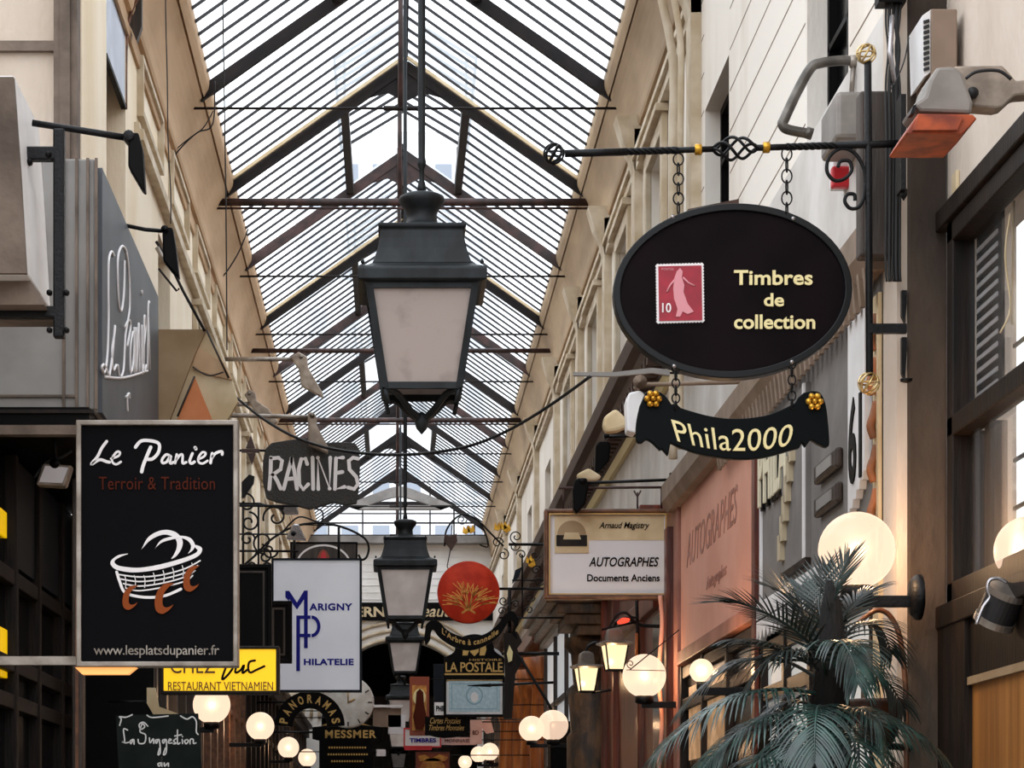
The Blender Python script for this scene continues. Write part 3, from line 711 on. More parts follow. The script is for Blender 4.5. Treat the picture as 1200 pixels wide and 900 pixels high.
# RACINES
Y = 21.5
r = thing('hanging_sign', 'dark rough edged slate sign lettered RACINES', 'sign', P(366, 515, Y))
MB().ptube([(196, 528), (325, 528)], 1.5, Y+.025).build('support_bar', 'wrought', r)
MB().slab([(308, 540), (311, 526), (318, 519), (335, 516), (350, 514), (360, 513), (372, 520), (390, 518), (405, 518), (416, 519), (421, 526), (422, 545), (421, 570), (418, 590), (405, 592), (390, 589), (375, 594), (362, 597), (345, 592), (325, 589), (312, 584), (308, 565)], Y, .05).build('board', 'slate', r, bevel=.008)
k4 = lambda L: zc(L, 200, 400, 4)
RA = [[(470, 545), (468, 620), (462, 692)], [(470, 550), (505, 545), (522, 560), (515, 600), (478, 625)], [(482, 625), (500, 655), (515, 690)],
      [(530, 692), (548, 620), (568, 550)], [(566, 550), (580, 610), (592, 692)], [(545, 645), (585, 642)],
      [(640, 575), (632, 550), (612, 552), (600, 600), (603, 670), (622, 693), (645, 670)],
      [(665, 545), (668, 692)], [(692, 692), (690, 545), (745, 690), (748, 545)],
      [(808, 545), (775, 548), (770, 692), (815, 682)], [(772, 618), (805, 612)],
      [(878, 550), (855, 545), (835, 560), (838, 600), (870, 635), (878, 670), (860, 692), (832, 685)]]
strokes([k4(L) for L in RA], Y, 2.2, 'lettw', r, sm=False, dy=-.005)
# iron post + scroll work left of RACINES
r = thing('scroll_bracket', 'black wrought iron scroll bracket between the basket sign and RACINES', 'bracket', P(283, 640, 20))
b = MB(); Y = 20
b.ptube([(176, 592), (350, 593)], 1.6, Y).ptube([(176, 645), (350, 646)], 1.5, Y).ptube([(303, 590), (303, 700)], 1.4, Y).ptube([(285, 590), (285, 700)], 1.4, Y)
for q in (spiral(323, 606, 15, 1.2, PI*.9, 1), spiral(292, 612, 12, 1.3, -PI/2, 1), spiral(310, 652, 11, 1.2, PI, 1), spiral(316, 645, 10, 1.1, 0, 1), spiral(309, 635, 14, 1.1, PI/2, 1), spiral(290, 632, 9, 1.2, 0, -1), spiral(312, 665, 10, 1.3, PI, -1), spiral(296, 664, 9, 1.2, 0, 1), spiral(288, 590, 12, .9, -PI/2, 1)):
    b.ptube(q, 1.3, Y, 6)
b.build('scrollwork', 'wrought', r)
MB().slab([(283, 565), (292, 556), (298, 558), (297, 566), (286, 583), (283, 583)], Y-.02, .06).build('lamp_head', 'wrought', r)
MB().pbox(283, 526, 304, 530, Y, .03).slab([(288, 525), (294, 510), (299, 525)], Y, .03).slab([(290, 531), (295, 545), (299, 531)], Y, .03).build('finial', 'rediron', r)
r = thing('iron_arch', 'thin curved iron arm with a curled end above the white MARIGNY sign', 'bracket', P(310, 640, 23.5))
Y = 24.03; b = MB()
b.ptube([(224, 664), (286, 663)], 1.5, Y).ptube(smooth([(285, 663), (300, 650), (318, 632), (345, 617), (375, 613), (402, 618), (425, 629), (432, 640), (430, 652), (424, 656), (420, 650)], 6), 1.5, Y).ptube([(397, 618), (397, 656)], 1.8, Y).ptube([(345, 620), (345, 656)], 1.8, Y)
b.ptube(smooth([(330, 625), (350, 606), (375, 612), (378, 600), (370, 596)], 6), 1.1, Y).ptube([(352, 615), (400, 616)], .7, Y).build('arm', 'wrought', r)
spot('arm_spotlight', 'small silver lamp above the white MARIGNY sign', 23.3, [(216, 626), (300, 626), (320, 626), (344, 626)], [(336, 628), (343, 614), (350, 614), (357, 628), (359, 633), (335, 631)], 1, 'shine')
spot('arm_spotlight', 'flat silver lamp just under the left half of RACINES', 22.6, [(209, 590), (304, 590), (315, 593), (330, 596)], [(323, 592), (348, 592), (350, 602), (330, 602)], 1.2, 'shine')
# brown board with white arc behind MARIGNY
Y = 26.5
r = thing('hanging_sign', 'brown board with a white arc and a red spot, half hidden above the MARIGNY sign', 'sign', P(380, 635, Y))
MB().ptube([(246, 670), (345, 670)], 1.5, Y+.03).build('support_bar', 'wrought', r)
MB().pbox(341, 636, 418, 700, Y, .05).build('board', 'wood5', r)
MB().frame(340, 635, 419, 701, 2, Y-.01, .06).build('frame', 'black', r)
strokes([arc(379, 662, 31, 23, 190, 350, 16)], Y, 1.1, 'lettw', r, 'white_arc')
MB().slab(arc(379, 668, 9, 24, 180, 360, 12), Y-.006, .006).build('print', 'iconr', r)
MB().slab(arc(379, 668, 4.5, 22, 180, 360, 12), Y-.01, .006).build('print', 'redp', r)
# MARIGNY PHILATELIE
Y = 24
r = thing('hanging_sign', 'large pale sign lettered MARIGNY PHILATELIE with a blue MP monogram', 'sign', P(371, 655, Y))
MB().pbox(320, 656, 422, 809, Y, .07).build('panel', 'signglow', r)
MB().frame(318, 654, 424, 811, 2.6, Y-.015, .1).build('frame', 'bluedark', r)
q = lambda L: zc(L, 270, 640, 5)
b = MB()
b.slab(q([(322, 262), (345, 262), (390, 330), (432, 260), (453, 260), (453, 598), (431, 598), (431, 312), (390, 372), (345, 310), (345, 325), (322, 300)]), Y-.006, .006)
b.slab(q([(386, 408), (408, 408), (408, 732), (386, 732)]), Y-.010, .006)
po = arc(475, 470, 53, 64, -90, 90, 14); pi_ = arc(475, 470, 33, 44, -90, 90, 14)
b.slab(q([(386, 406), (470, 406), (470, 427), (386, 427)]), Y-.011, .006).slab(q([(386, 513), (470, 513), (470, 534), (386, 534)]), Y-.011, .006)
for i in range(14): b.slab(q([po[i], po[i+1], pi_[i+1], pi_[i]]), Y-.011, .006)
b.build('monogram', 'navy', r)
text('ARIGNY', 362.5, 707, 413, 715.5, Y, 'navy', r, bold=.035, space=1.1)
text('HILATELIE', 356, 772, 414.5, 779.5, Y, 'navy', r, bold=.04, space=1.05)
# two dark framed signs
for nm, (x0, y0, x1, y1), Y, lb in (('framed_sign', (268, 661, 318, 772), 19.5, 'dark brown framed sign left of the MARIGNY sign'), ('framed_sign', (312, 704, 342, 777), 21.5, 'smaller black framed sign overlapping the MARIGNY sign')):
    r = thing(nm, lb, 'sign', P((x0+x1)/2, y0, Y))
    MB().pbox(x0, y0, x1, y1, Y, .06).build('panel', 'black', r)
    MB().ptube([(VX+XL*F/Y, y0+30), (x0+3, y0+30)], 1.5, Y+.03).build('support_bar', 'wrought', r)
    MB().frame(x0, y0, x1, y1, 5, Y-.02, .09).build('frame', 'black', r, bevel=.006)
    MB().frame(x0+7, y0+8, x1-8, y1-9, 2.2, Y-.015, .03).build('inner_frame', 'wood5', r)
# yellow sign
Y = 15.42
r = thing('lit_sign', 'yellow illuminated Vietnamese restaurant sign below the basket sign', 'sign', P(258, 757, Y))
MB().ptube([(92, 766), (192, 766)], 2, Y+.05).build('support_bar', 'wrought', r)
MB().pbox(191, 760, 324, 810, Y, .12).build('panel', 'yellow', r)
MB().frame(188, 757, 327, 813, 3.6, Y-.01, .16).build('frame', 'wood3', r, bevel=.004)
text('RESTAURANT VIETNAMIEN', 197, 799, 320, 809, Y, 'brownt', r, dy=-.002)
text('CHEZ', 200, 772, 252, 789, Y, 'brownt', r, dy=-.002)
z_ = lambda L: zc(L, 120, 740, 5.4545)
strokes([z_(L) for L in ([(800, 200), (765, 300), (790, 290), (830, 240), (835, 215)], [(855, 225), (850, 262), (880, 250), (905, 215), (895, 265), (925, 245)], [(975, 185), (940, 195), (932, 235), (945, 262), (985, 245), (1035, 222)])], Y, 1.3, 'black', r, 'script')
# basket sign Le Panier
Y = 10.0
r = thing('hanging_sign', 'tall black sign lettered Le Panier with a white basket drawing', 'sign', P(184, 492, Y))
MB().pbox(93, 496, 275, 777, Y, .05).build('panel', 'panel', r)
MB().frame(89, 492, 279, 781, 6, Y-.02, .10).build('frame', 'steel', r, bevel=.004)
z_ = lambda L: zc(L, 80, 480, 4.0909)
LP = [([(184, 152), (160, 185), (140, 225), (110, 262), (150, 240), (185, 250), (198, 252)], 1.7),
      ([(205, 235), (240, 222), (248, 205), (232, 203), (212, 230), (212, 252), (230, 262), (252, 250)], 1.3),
      ([(322, 180), (350, 150), (400, 150), (435, 165), (432, 205), (405, 235), (380, 238)], 1.9), ([(395, 180), (380, 215), (360, 265), (352, 298)], 2.0),
      ([(492, 225), (470, 215), (450, 238), (452, 255), (472, 250), (490, 222), (488, 256), (505, 252)], 1.5),
      ([(520, 215), (512, 256)], 1.5), ([(515, 245), (535, 218), (548, 218), (548, 256), (565, 252)], 1.4),
      ([(595, 210), (582, 245), (590, 258), (605, 250)], 1.6), ([(608, 182), (612, 188)], 1.9),
      ([(622, 238), (650, 225), (658, 208), (642, 205), (624, 230), (626, 252), (645, 258), (668, 245)], 1.3),
      ([(690, 210), (682, 255)], 1.7), ([(686, 235), (705, 210), (735, 200), (738, 215)], 1.6)]
strokes([(z_(L), w_) for L, w_ in LP], Y, 1.5, 'lettw', r, 'lettering')
text('Terroir & Tradition', 116, 559, 252, 574, Y, 'rust', r, space=1.05)
text('www.lesplatsdupanier.fr', 110, 756, 257, 771, Y, 'steel', r, space=.95)
def crescent(pts_o, pts_i): return smooth(pts_o, 6)+smooth(pts_i, 6)[::-1]
b = MB(); D = .005
b.slab(z_(crescent([(350, 672), (385, 610), (450, 578), (510, 585), (545, 620), (545, 660), (520, 700), (495, 716)], [(352, 668), (395, 625), (450, 600), (495, 606), (518, 628), (520, 660), (508, 692), (495, 712)])), Y-D, D)
b.slab(z_(crescent([(415, 668), (440, 630), (480, 612), (540, 605), (585, 615), (606, 645), (600, 670), (575, 690)], [(420, 660), (448, 638), (490, 624), (540, 616), (572, 628), (588, 650), (586, 670), (575, 688)])), Y-D*1.2, D)
b.slab(z_(crescent([(285, 690), (240, 698), (205, 725), (208, 750), (240, 770), (320, 780), (440, 765), (560, 730), (625, 700), (642, 670), (630, 655), (605, 648)], [(285, 693), (250, 706), (222, 725), (230, 742), (260, 752), (340, 758), (440, 742), (550, 712), (605, 690), (620, 675), (612, 665), (603, 655)])), Y-D, D)
b.build('basket_drawing', 'lettw', r)
bs = [([(232, 778), (245, 820), (270, 875), (330, 895), (400, 900), (470, 890), (540, 860)], 1.6)]
for i in range(4):
    t = i/4
    bs.append(([(240+12*i, 790+22*i), (340, 802+22*i), (450, 792+20*i), (560, 762+20*i), (632-12*i, 724+24*i)], .8))
for i in range(8):
    x = 270+i*46; yy = 795-abs(i-1)*0-max(0, i-2)*12; bs.append(([(x, yy), (x+6, yy+25), (x+4, yy+62-i*2)], .45))
strokes([(z_(L), w_) for L, w_ in bs], Y, 1, 'lettw', r, 'basket_weave', dy=-.003)
k5 = lambda L: zc(L, 100, 600, 4.739)
for ox_, oy_, s_ in ((0, 0, 1), (150, -110, .85), (-190, -5, .8)):
    b = MB()
    C = [(490, 395), (440, 400), (400, 440), (385, 500), (395, 550), (430, 565), (470, 540), (490, 512)]; I = [(488, 400), (460, 420), (435, 455), (428, 495), (432, 520), (448, 530), (470, 525), (488, 514)]
    tr = lambda L: k5([(440+(x-440)*s_+ox_, 480+(y-480)*s_+oy_) for x, y in L])
    b.slab(crescent(tr(C), tr(I)), Y-.011, .005)
    b.build('orange_swirl', 'orange', r)
r2 = thing('sign_rail', 'horizontal grey rail holding the basket sign at its foot', 'rail', P(-20, 774, 10.03))
MB().pbox(-230, 769, 91, 779, 10.03, .04).build('rail', 'steel', r2)
MB().pbox(-234, 760, -226, 788, 10.0, .1).build('end_plate', 'steel', r2)
r2 = thing('light_strip', 'short warm glowing light fitting just under the basket sign', 'lamp', P(125, 785, 10.01))
MB().slab([(88, 782), (160, 782), (150, 790), (96, 790)], 10.01, .06).build('diffuser', 'warmwin', r2)
MB().pbox(86, 780.5, 162, 782, 10.01, .07).build('housing', 'taupe', r2)
# blackboard
Y = 14.2
r = thing('menu_board', 'green black chalk menu board lettered La Suggestion at the lower left', 'board', P(188, 836, Y))
MB().slab([(136, 838), (232, 836), (240, 960), (142, 960)], Y, .03).build('board', 'board', r)
z_ = lambda L: zc(L, 120, 740, 5.4545)
CH = [[(160, 630), (135, 625), (142, 700), (125, 705), (150, 712), (168, 708)], [(195, 690), (178, 700), (182, 718), (200, 690), (202, 720)],
      [(290, 605), (262, 580), (235, 595), (245, 625), (270, 610), (255, 590), (240, 640), (275, 660), (270, 710), (235, 715), (228, 690)],
      [(300, 680), (305, 712), (325, 685), (328, 715)], [(360, 690), (340, 695), (345, 715), (362, 690), (370, 770), (355, 788), (365, 745)], [(405, 690), (385, 695), (390, 715), (407, 690), (408, 770), (390, 788), (402, 745)],
      [(420, 705), (440, 692), (428, 688), (422, 712), (445, 712)], [(470, 685), (455, 700), (470, 715), (455, 718)], [(480, 630), (480, 715), (495, 712)], [(462, 668), (505, 660)], [(510, 690), (512, 716)], [(511, 670), (512, 673)],
      [(540, 690), (525, 700), (535, 718), (550, 700), (540, 690)], [(560, 718), (562, 690), (580, 690), (582, 715), (598, 712)],
      [(375, 840), (355, 845), (362, 862), (378, 840), (378, 800), (380, 862)], [(395, 840), (398, 862), (420, 840), (422, 862)],
      [(110, 600), (120, 560), (108, 545), (150, 548), (190, 532)], [(500, 540), (540, 560), (575, 545), (600, 575), (600, 640), (612, 658)], [(285, 535), (320, 550), (420, 540)]]
strokes([z_(L) for L in CH], Y, .75, 'chalk', r, 'chalk_lettering')
r2 = thing('board_post', 'dark post carrying the chalk menu board', 'post', P(188, 985, 14.3)); MB().box(r2.location.x-.03, r2.location.x+.03, 14.232, 14.29, FL, P(0, 842, 14.2).z).build('shaft', 'wood3', r2)
MB().box(r2.location.x-.2, r2.location.x+.2, 14.1, 14.4, FL, FL+.04).build('foot', 'wood3', r2)
# globes on the left
GG = 'lit globe lamps along the left shop fronts'
for xp, yp, rp, Y, lb in ((248, 826, 22, 20.5, 'lit globe lamp tucked under the yellow sign'), (305, 851, 16.5, 28, 'lit globe lamp second from the left, under the MARIGNY sign'), (338, 876, 12.5, 37, 'lit globe lamp below the PANORAMAS arch sign'), (360, 888, 10.5, 45, 'smallest lit globe lamp, beside the MESSMER sign')):
    globe(lb, xp, yp, rp, Y, XL, GG)
# PANORAMAS arch sign
Y = 33
r = thing('hanging_sign', 'black arch shaped sign lettered PANORAMAS in gold', 'sign', P(363, 808, Y))
A = arc(363, 850, 41, 40, 180, 360, 20); B = arc(363, 852, 20, 22, 180, 360, 20)
MB().slab(A+B[::-1], Y, .06).build('board', 'black', r)
b = MB()
for i, ch in enumerate('PANORAMAS'):
    a = math.radians(190+i*20); cx_, cy_ = 363+31*math.cos(a), 850+31*math.sin(a); tx, ty = -math.sin(a), math.cos(a); nx, ny = math.cos(a), math.sin(a); W = 3.8
    text(ch, 0, 0, 1, 1, Y, None, None, bold=.03, warp=lambda u, v: (cx_+tx*(u-.5)*W*1.6+nx*(v-.5)*10, cy_+ty*(u-.5)*W*1.6+ny*(v-.5)*10), mb=b)
b.build('lettering', 'goldd', r)
MB().ptube([(288, 846), (323, 846)], 1.5, Y+.03).ptube([(322, 850), (322, 840)], 1.5, Y+.03).build('bracket', 'wrought', r)
# clock
Y = 34
r = thing('wall_clock', 'round cream clock partly hidden behind the MARIGNY sign', 'clock', P(408, 825, Y))
MB().lathe([(.33, .06), (.345, .03), (.345, 0), (.32, -.01), (.001, -.01)], P(408, 823, Y), 36, 'y').build('clock_case', 'clock', r)
b = MB()
for i in range(12):
    a = 2*PI*i/12; b.ptube([(408+23*math.cos(a), 823+23*math.sin(a)), (408+28*math.cos(a), 823+28*math.sin(a))], .8, Y, dy=-.015)
b.build('hour_mark', 'wood3', r)
MB().ptube([(408, 823), (416, 819)], .9, Y, dy=-.02).ptube([(408, 823), (408, 806)], .7, Y, dy=-.02).build('clock_hand', 'goldd', r)
MB().ptube([(380, 823), (294, 823)], 1.6, Y+.04).build('bracket', 'wrought', r)
# MESSMER
Y = 36
r = thing('hanging_sign', 'black sign lettered MESSMER in gold capitals', 'sign', P(405, 850, Y))
MB().slab([(366, 852), (385, 850), (405, 848), (430, 850), (447, 852), (447, 866), (437, 868), (437, 960), (374, 960), (374, 868), (366, 866)], Y, .06).build('board', 'black', r, bevel=.005)
text('MESSMER', 381, 855.5, 441, 865, Y, 'goldd', r, bold=.03, space=1.15)
b = MB()
for y, x0, x1 in ((876, 385, 430), (884, 384, 432), (892, 388, 428)):
    for i in range(int((x1-x0)/3)): b.pbox(x0+i*3, y-1, x0+i*3+2, y+1, Y-.004, .003)
b.build('small_lettering', 'goldd', r)
b = MB().slab([(376, 850), (390, 846), (400, 849), (415, 845), (436, 851)], Y+.02, .03); b.build('crest', 'goldd', r)
MB().ptube([(303, 858), (368, 858)], 1.5, Y+.03).build('bracket', 'wrought', r)
# wires and cables
for nm, lb, pts, rr, Y in (
  ('hanging_wire', 'thin wire dropping down the left wall beside the clamp lamps', [(260, -95), (261, 0), (263, 120), (265, 260), (266, 410)], .9, 18.7),
  ('hanging_wire', 'thin dark wire running down near the top left cornice', [(192, -236), (194, 0), (196, 90), (197, 165), (200, 225), (200, 262)], .8, 16.2),
  ('overhead_cable', 'long black cable sagging across the arcade from RACINES to the right wall', [(277, 466, 0), (310, 492, -.3), (350, 514, -.6), (400, 528, -1), (470, 533, -1.6), (540, 525, -2.2), (590, 507, -2.6), (640, 478, -3.0), (692, 441, -3.4)], 1.7, 18.6),
  ('hanging_wire', 'looped cable on the left cornice near the eave', [(252, 95), (251, 135), (246, 150), (232, 155), (215, 170), (203, 185), (199, 195)], .9, 21.8),
  ('hanging_wire', 'doubled loose wire hooked over the left cornice', [(250, 130), (238, 150), (222, 162), (206, 176), (200, 190)], .7, 21.8),
  ('hanging_wire', 'stepped black cable on the left frieze', [(266, 285), (256, 287), (255, 315), (253, 340), (258, 345)], 1.3, 27.4),
  ('hanging_wire', 'slack wire from the left frieze up to the eave', [(255, 342), (256, 330), (266, 318), (280, 295), (291, 268)], .9, 27.3),
  ('hanging_wire', 'thin black cable below the left frieze ending behind the tan awning', [(254, 344), (252, 370), (252, 420)], 1.0, 27.1)):
    if len(pts[0]) == 3: o = MB().tube([P(p[0], p[1], Y+p[2]) for p in smooth(pts, 8)], rr*Y/F, 6).build(nm, 'rubber')
    else: o = MB().ptube(smooth(pts, 8), rr, Y, 6).build(nm, 'rubber')
    tag(o, lb, 'cable')

r = thing('downpipe', 'dark pipe elbow under the cornice at the top left', 'pipe', P(150, 60, 18.15))
MB().ptube(smooth([(172, -20), (158, 5), (151, 25), (148, 60), (147.5, 128)], 6), 1.8, 18.12, 8).build('pipe', 'wood4', r)
MB().slab([(134, -12), (166, -12), (166, 30), (160, 48), (155, 35), (146, 15)], 18.2, .08).build('bracket', 'wood5', r)
# ------------------------------------------------------------------ RIGHT SIDE
def yr(x, X=XR): return X*F/(x-VX)          # depth on the right wall seen at pixel column x
# grey PHILA shop fascia
r = thing('shop_signboard', 'grey painted shop fascia with raised PHILA letters', 'shop fascia', (XR, 10.6, 1.2))
MB().box(XR-.04, XR+.02, 10.5, 14.05, 1.28, 2.36).build('panel', 'greyp', r)
MB().box(XR-.06, XR+.01, 10.5, 14.05, 1.19, 1.29).build('lower_rail', 'white', r)
b = MB()
n = 26
for i in range(n):
    y0 = 10.5+3.55*i/n; y1 = y0+3.55/n; ym = (y0+y1)/2
    v = [(y0, 1.2), (y1, 1.2), (y1, 1.14), (ym+.025, 1.10), (ym, 1.085), (ym-.025, 1.10), (y0, 1.14)]
    N = 7; vs = [(XR-.06, a, c) for a, c in v]+[(XR-.045, a, c) for a, c in v]
    b.add(vs, [tuple(range(N)), tuple(range(2*N-1, N-1, -1))]+[(i_, i_+N, (i_+1) % N+N, (i_+1) % N) for i_ in range(N)])
b.build('scalloped_edge', 'white', r)
MB().box(XR-.07, XR, 14.0, 14.12, FL, 2.36).build('end_post', 'wood2', r)
MB().box(XR-.05, XR-.02, 13.90, 13.96, FL, 2.3).build('white_strip', 'white', r)
wtext('PHILA', XR-.04, 13.85, 12.85, 1.78, 2.14, 1, 'black', r, name='letter_shadow_edge', bold=.05, t=.02, off=0)
wtext('PHILA', XR-.04, 13.87, 12.87, 1.80, 2.16, 1, 'letterc', r, bold=.02, t=.012, off=.02)
MB().box(XR-.065, XR-.04, 12.28, 13.05, 1.36, 2.20).build('raised_board', 'greyp', r)
MB().box(XR-.07, XR-.04, 12.28, 13.05, 1.33, 1.36).build('board_foot', 'wood3', r)
MB().box(XR-.075, XR-.065, 12.30, 12.34, 1.36, 2.20).build('white_edge', 'white', r)
b = MB()
for i in range(6): b.box(XR-.09, XR-.065, 12.95-.07*i, 13.04-.07*i, 1.42+.09*i, 1.55+.09*i)
b.build('stacked_letters', 'tan', r)
for z, lb in ((1.665, 'upper small stone plaque on the grey fascia'), (1.51, 'lower small stone plaque on the grey fascia')):
    q = thing('wall_plaque', lb, 'plaque', (XR-.04, 11.5, z))
    MB().box(XR-.075, XR-.04, 11.4, 12.0, z, z+.09).build('plate', 'wood5', q, bevel=.012)
    MB().box(XR-.08, XR-.075, 11.5, 11.9, z+.02, z+.07).build('inset', 'grey', q)
# white number board
r = thing('number_board', 'narrow white board with a notched foot and black numerals 61', 'sign', (XR-.07, 10.9, 1.55))
v = [(10.72, 2.3), (11.12, 2.3), (11.12, 1.40)]
for i in range(5):
    y = 11.12-.08*i; v += [(y-.03, 1.40+.03*i), (y-.05, 1.44+.03*i), (y-.08, 1.43+.03*(i))]
v += [(10.72, 1.6)]
N = len(v); b = MB().add([(XR-.07, a, c) for a, c in v]+[(XR-.04, a, c) for a, c in v], [tuple(range(N)), tuple(range(2*N-1, N-1, -1))]+[(i_, i_+N, (i_+1) % N+N, (i_+1) % N) for i_ in range(N)])
b.build('board', 'white', r)
wtext('61', XR-.07, 11.08, 10.78, 1.53, 1.90, 1, 'black', r, bold=.02, t=.006)
# brick-like terracotta strip
r = thing('wavy_strip', 'vertical strip of brown wavy tiles beside the concrete pillar', 'trim', (XR-.06, 10.55, FL))
MB().box(XR-.055, XR-.02, 10.50, 10.62, FL, 2.25).build('backing', 'cream', r)
b = MB()
for i in range(6):
    z = 1.12+i*.18
    b.tube(smooth([(XR-.06, 10.56, z), (XR-.075, 10.56, z+.05), (XR-.06, 10.56, z+.10), (XR-.05, 10.56, z+.15)], 4), .018, 8)
b.build('tile', 'tilec', r)
o = MB().box(XR-.035, XR+.01, 10.21, 10.5, FL, 9).build('wall_strip', 'wallN'); struct(o, 'cream edge of the wall beside the pillar')
# shop window below grey fascia
def shopfront(name, lab, y0, y1, z1, m, glass, n, mid=.55, parent=None, plinth='wood3', proud=.03, stall=-.6):
    r = thing(name, lab, 'shop front', (XR, (y0+y1)/2, FL))
    MB().box(XR-.01, XR+.0, y0, y1, stall, z1).build('glass', glass, r)
    f = MB()
    for i in range(n+1):
        y = y0+(y1-y0-.08)*i/n; f.box(XR-proud-.02, XR+.01, y, y+.08, FL, z1)
    for z in (stall, mid, z1-.09): f.box(XR-proud-.01, XR+.01, y0, y1, z, z+.08)
    f.build('frame', m, r, bevel=.006)
    MB().box(XR-proud, XR+.01, y0, y1, FL, stall).build('stall_riser', plinth, r)
    return r
shopfront('shop_facade', 'grey framed shop window behind the palm, under the scalloped grey fascia', 10.66, 13.97, 1.08, 'wood3', 'backglow', 4, .75)
# pink fascia
r = thing('shop_signboard', 'salmon pink shop fascia with faded brush lettering', 'shop fascia', (XR, 16, 1.2))
MB().box(XR-.04, XR+.01, 14.12, 17.85, 1.30, 2.34).build('panel', 'pinkp', r)
MB().box(XR-.07, XR+.01, 14.12, 17.9, 1.22, 1.31).build('lower_rail', 'pinkw', r, bevel=.006)
MB().box(XR-.06, XR+.01, 17.9, 18.15, FL, 2.4).build('pilaster', 'pinkw', r, bevel=.006)
wtext('AUTOGRAPHES', XR-.04, 17.5, 14.9, 1.86, 2.08, 1, 'pinkw', r, shear=.3, t=.003)
wtext('Autographes', XR-.04, 16.4, 15.4, 1.58, 1.68, 1, 'pinkw', r, shear=.3, t=.003, bold=.02)
shopfront('shop_facade', 'dark framed shop window with warm light under the pink fascia', 14.13, 17.85, 1.21, 'wood3', 'dark', 3, .9)
MB().box(XR-.015, XR-.01, 15.5, 17.6, .55, 1.05).build('warm_reflection_pane', mat('warm_globe_reflection', '#d8b088', .5, 0, '#6b3f22', 5, em=.25, emcol='#ffc890'), bpy.data.objects['shop_facade.001'])  # reflection of a globe lamp, painted as a faintly glowing pane
# dark red wood front
r = thing('shop_facade', 'dark red wooden shop front behind the AUTOGRAPHES sign', 'shop front', (XR, 21, FL))
MB().box(XR-.05, XR+.02, 18.2, 24.2, FL, 2.5).build('panelling', 'wood2', r)
b = MB()
for y in (18.25, 20.4, 22.7, 23.9): b.box(XR-.10, XR-.04, y, y+.16, FL, 2.24)
b.box(XR-.10, XR-.04, 19.2, 24.2, 1.75, 1.9).box(XR-.16, XR-.04, 19.2, 24.2, 2.25, 2.42).box(XR-.2, XR-.04, 19.2, 24.2, 2.42, 2.52)
b.build('pilasters', 'wood2', r, bevel=.01)
MB().box(XR-.06, XR-.045, 18.5, 19.6, .2, 1.7).build('shop_glass', 'dark', r)
r = thing('pink_drainpipe', 'wavy pinkish pipe between the red wood front and the pink fascia', 'pipe', (XR-.12, 18.1, FL))
MB().tube(smooth([(XR-.15, 18.17, FL)]+[(XR-.15-.012*math.sin(i*1.6), 18.17, .3+i*.18) for i in range(9)], 4), .016, 8).build('pipe', 'pinkp', r)
# carved column with cornice
r = thing('carved_column', 'rough dark brown carved column with a moulded capital behind the two lanterns', 'column', (XR-.15, 24.6, FL))
b = MB()
prof = [(.20, FL), (.20, 1.0), (.17, 1.05), (.19, 1.4), (.15, 1.5), (.17, 1.8), (.22, 1.86), (.22, 1.95)]
b.lathe([(q_*1.3, z) for q_, z in prof], (XR-.12, 24.7, 0), 12)
b.build('shaft', 'carved', r)
b = MB()
for i, (e, z) in enumerate(((.3, 1.95), (.42, 2.05), (.5, 2.15), (.6, 2.25))): b.box(XR-e, XR+.02, 24.3-.03*i, 25.4, z, z+.1)
b.build('capital', 'carved', r, bevel=.012)
# white framed window bay
r = thing('bay_window', 'pale framed window bay with a moulded hood behind the AUTOGRAPHES sign', 'window', (XR-.1, 28, FL))
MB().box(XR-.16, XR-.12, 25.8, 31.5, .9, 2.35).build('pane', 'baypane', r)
b = MB().box(XR-.2, XR, 25.7, 31.6, FL, .9)
for y in (25.7, 27.6, 29.5, 31.4): b.box(XR-.2, XR-.1, y, y+.12, .9, 2.35)
b.box(XR-.19, XR-.1, 25.7, 31.6, 1.55, 1.62)
b.build('frame', 'wood5', r, bevel=.008)
b = MB()
for i in range(4): b.box(XR-.24-.07*i, XR, 25.6-.04*i, 31.7, 2.35+.09*i, 2.44+.09*i)
b.build('hood', 'endgrey', r, bevel=.01)
# orange wood shop front farther on
r = thing('shop_facade', 'orange brown carved wooden shop front beyond the bay window', 'shop front', (XR-.1, 36, FL))
MB().box(XR-.14, XR, 32, 44, FL, 2.7).build('panelling', 'wood', r)
for y in (32.2, 34.6, 37, 39.4, 41.8): MB().lathe([(.16, FL), (.16, .4), (.12, .5), (.14, 1.2), (.11, 1.9), (.18, 2.1), (.22, 2.3)], (XR-.2, y, 0), 14).build('half_column', 'wood', r)
MB().box(XR-.32, XR, 32, 44, 2.5, 2.75).build('cornice', 'wood2', r, bevel=.02)
r = thing('shop_facade', 'dim dark shop front at the far right end of the arcade', 'shop front', (XR-.1, 48, FL))
MB().box(XR-.14, XR, 44.2, 52.5, FL, 2.4).build('panelling', 'wood3', r)
b = MB()
for y in (44.4, 46.4, 48.4, 50.4, 52): b.box(XR-.22, XR-.1, y, y+.25, FL, 2.3)
b.build('pilasters', 'wood5', r, bevel=.01)
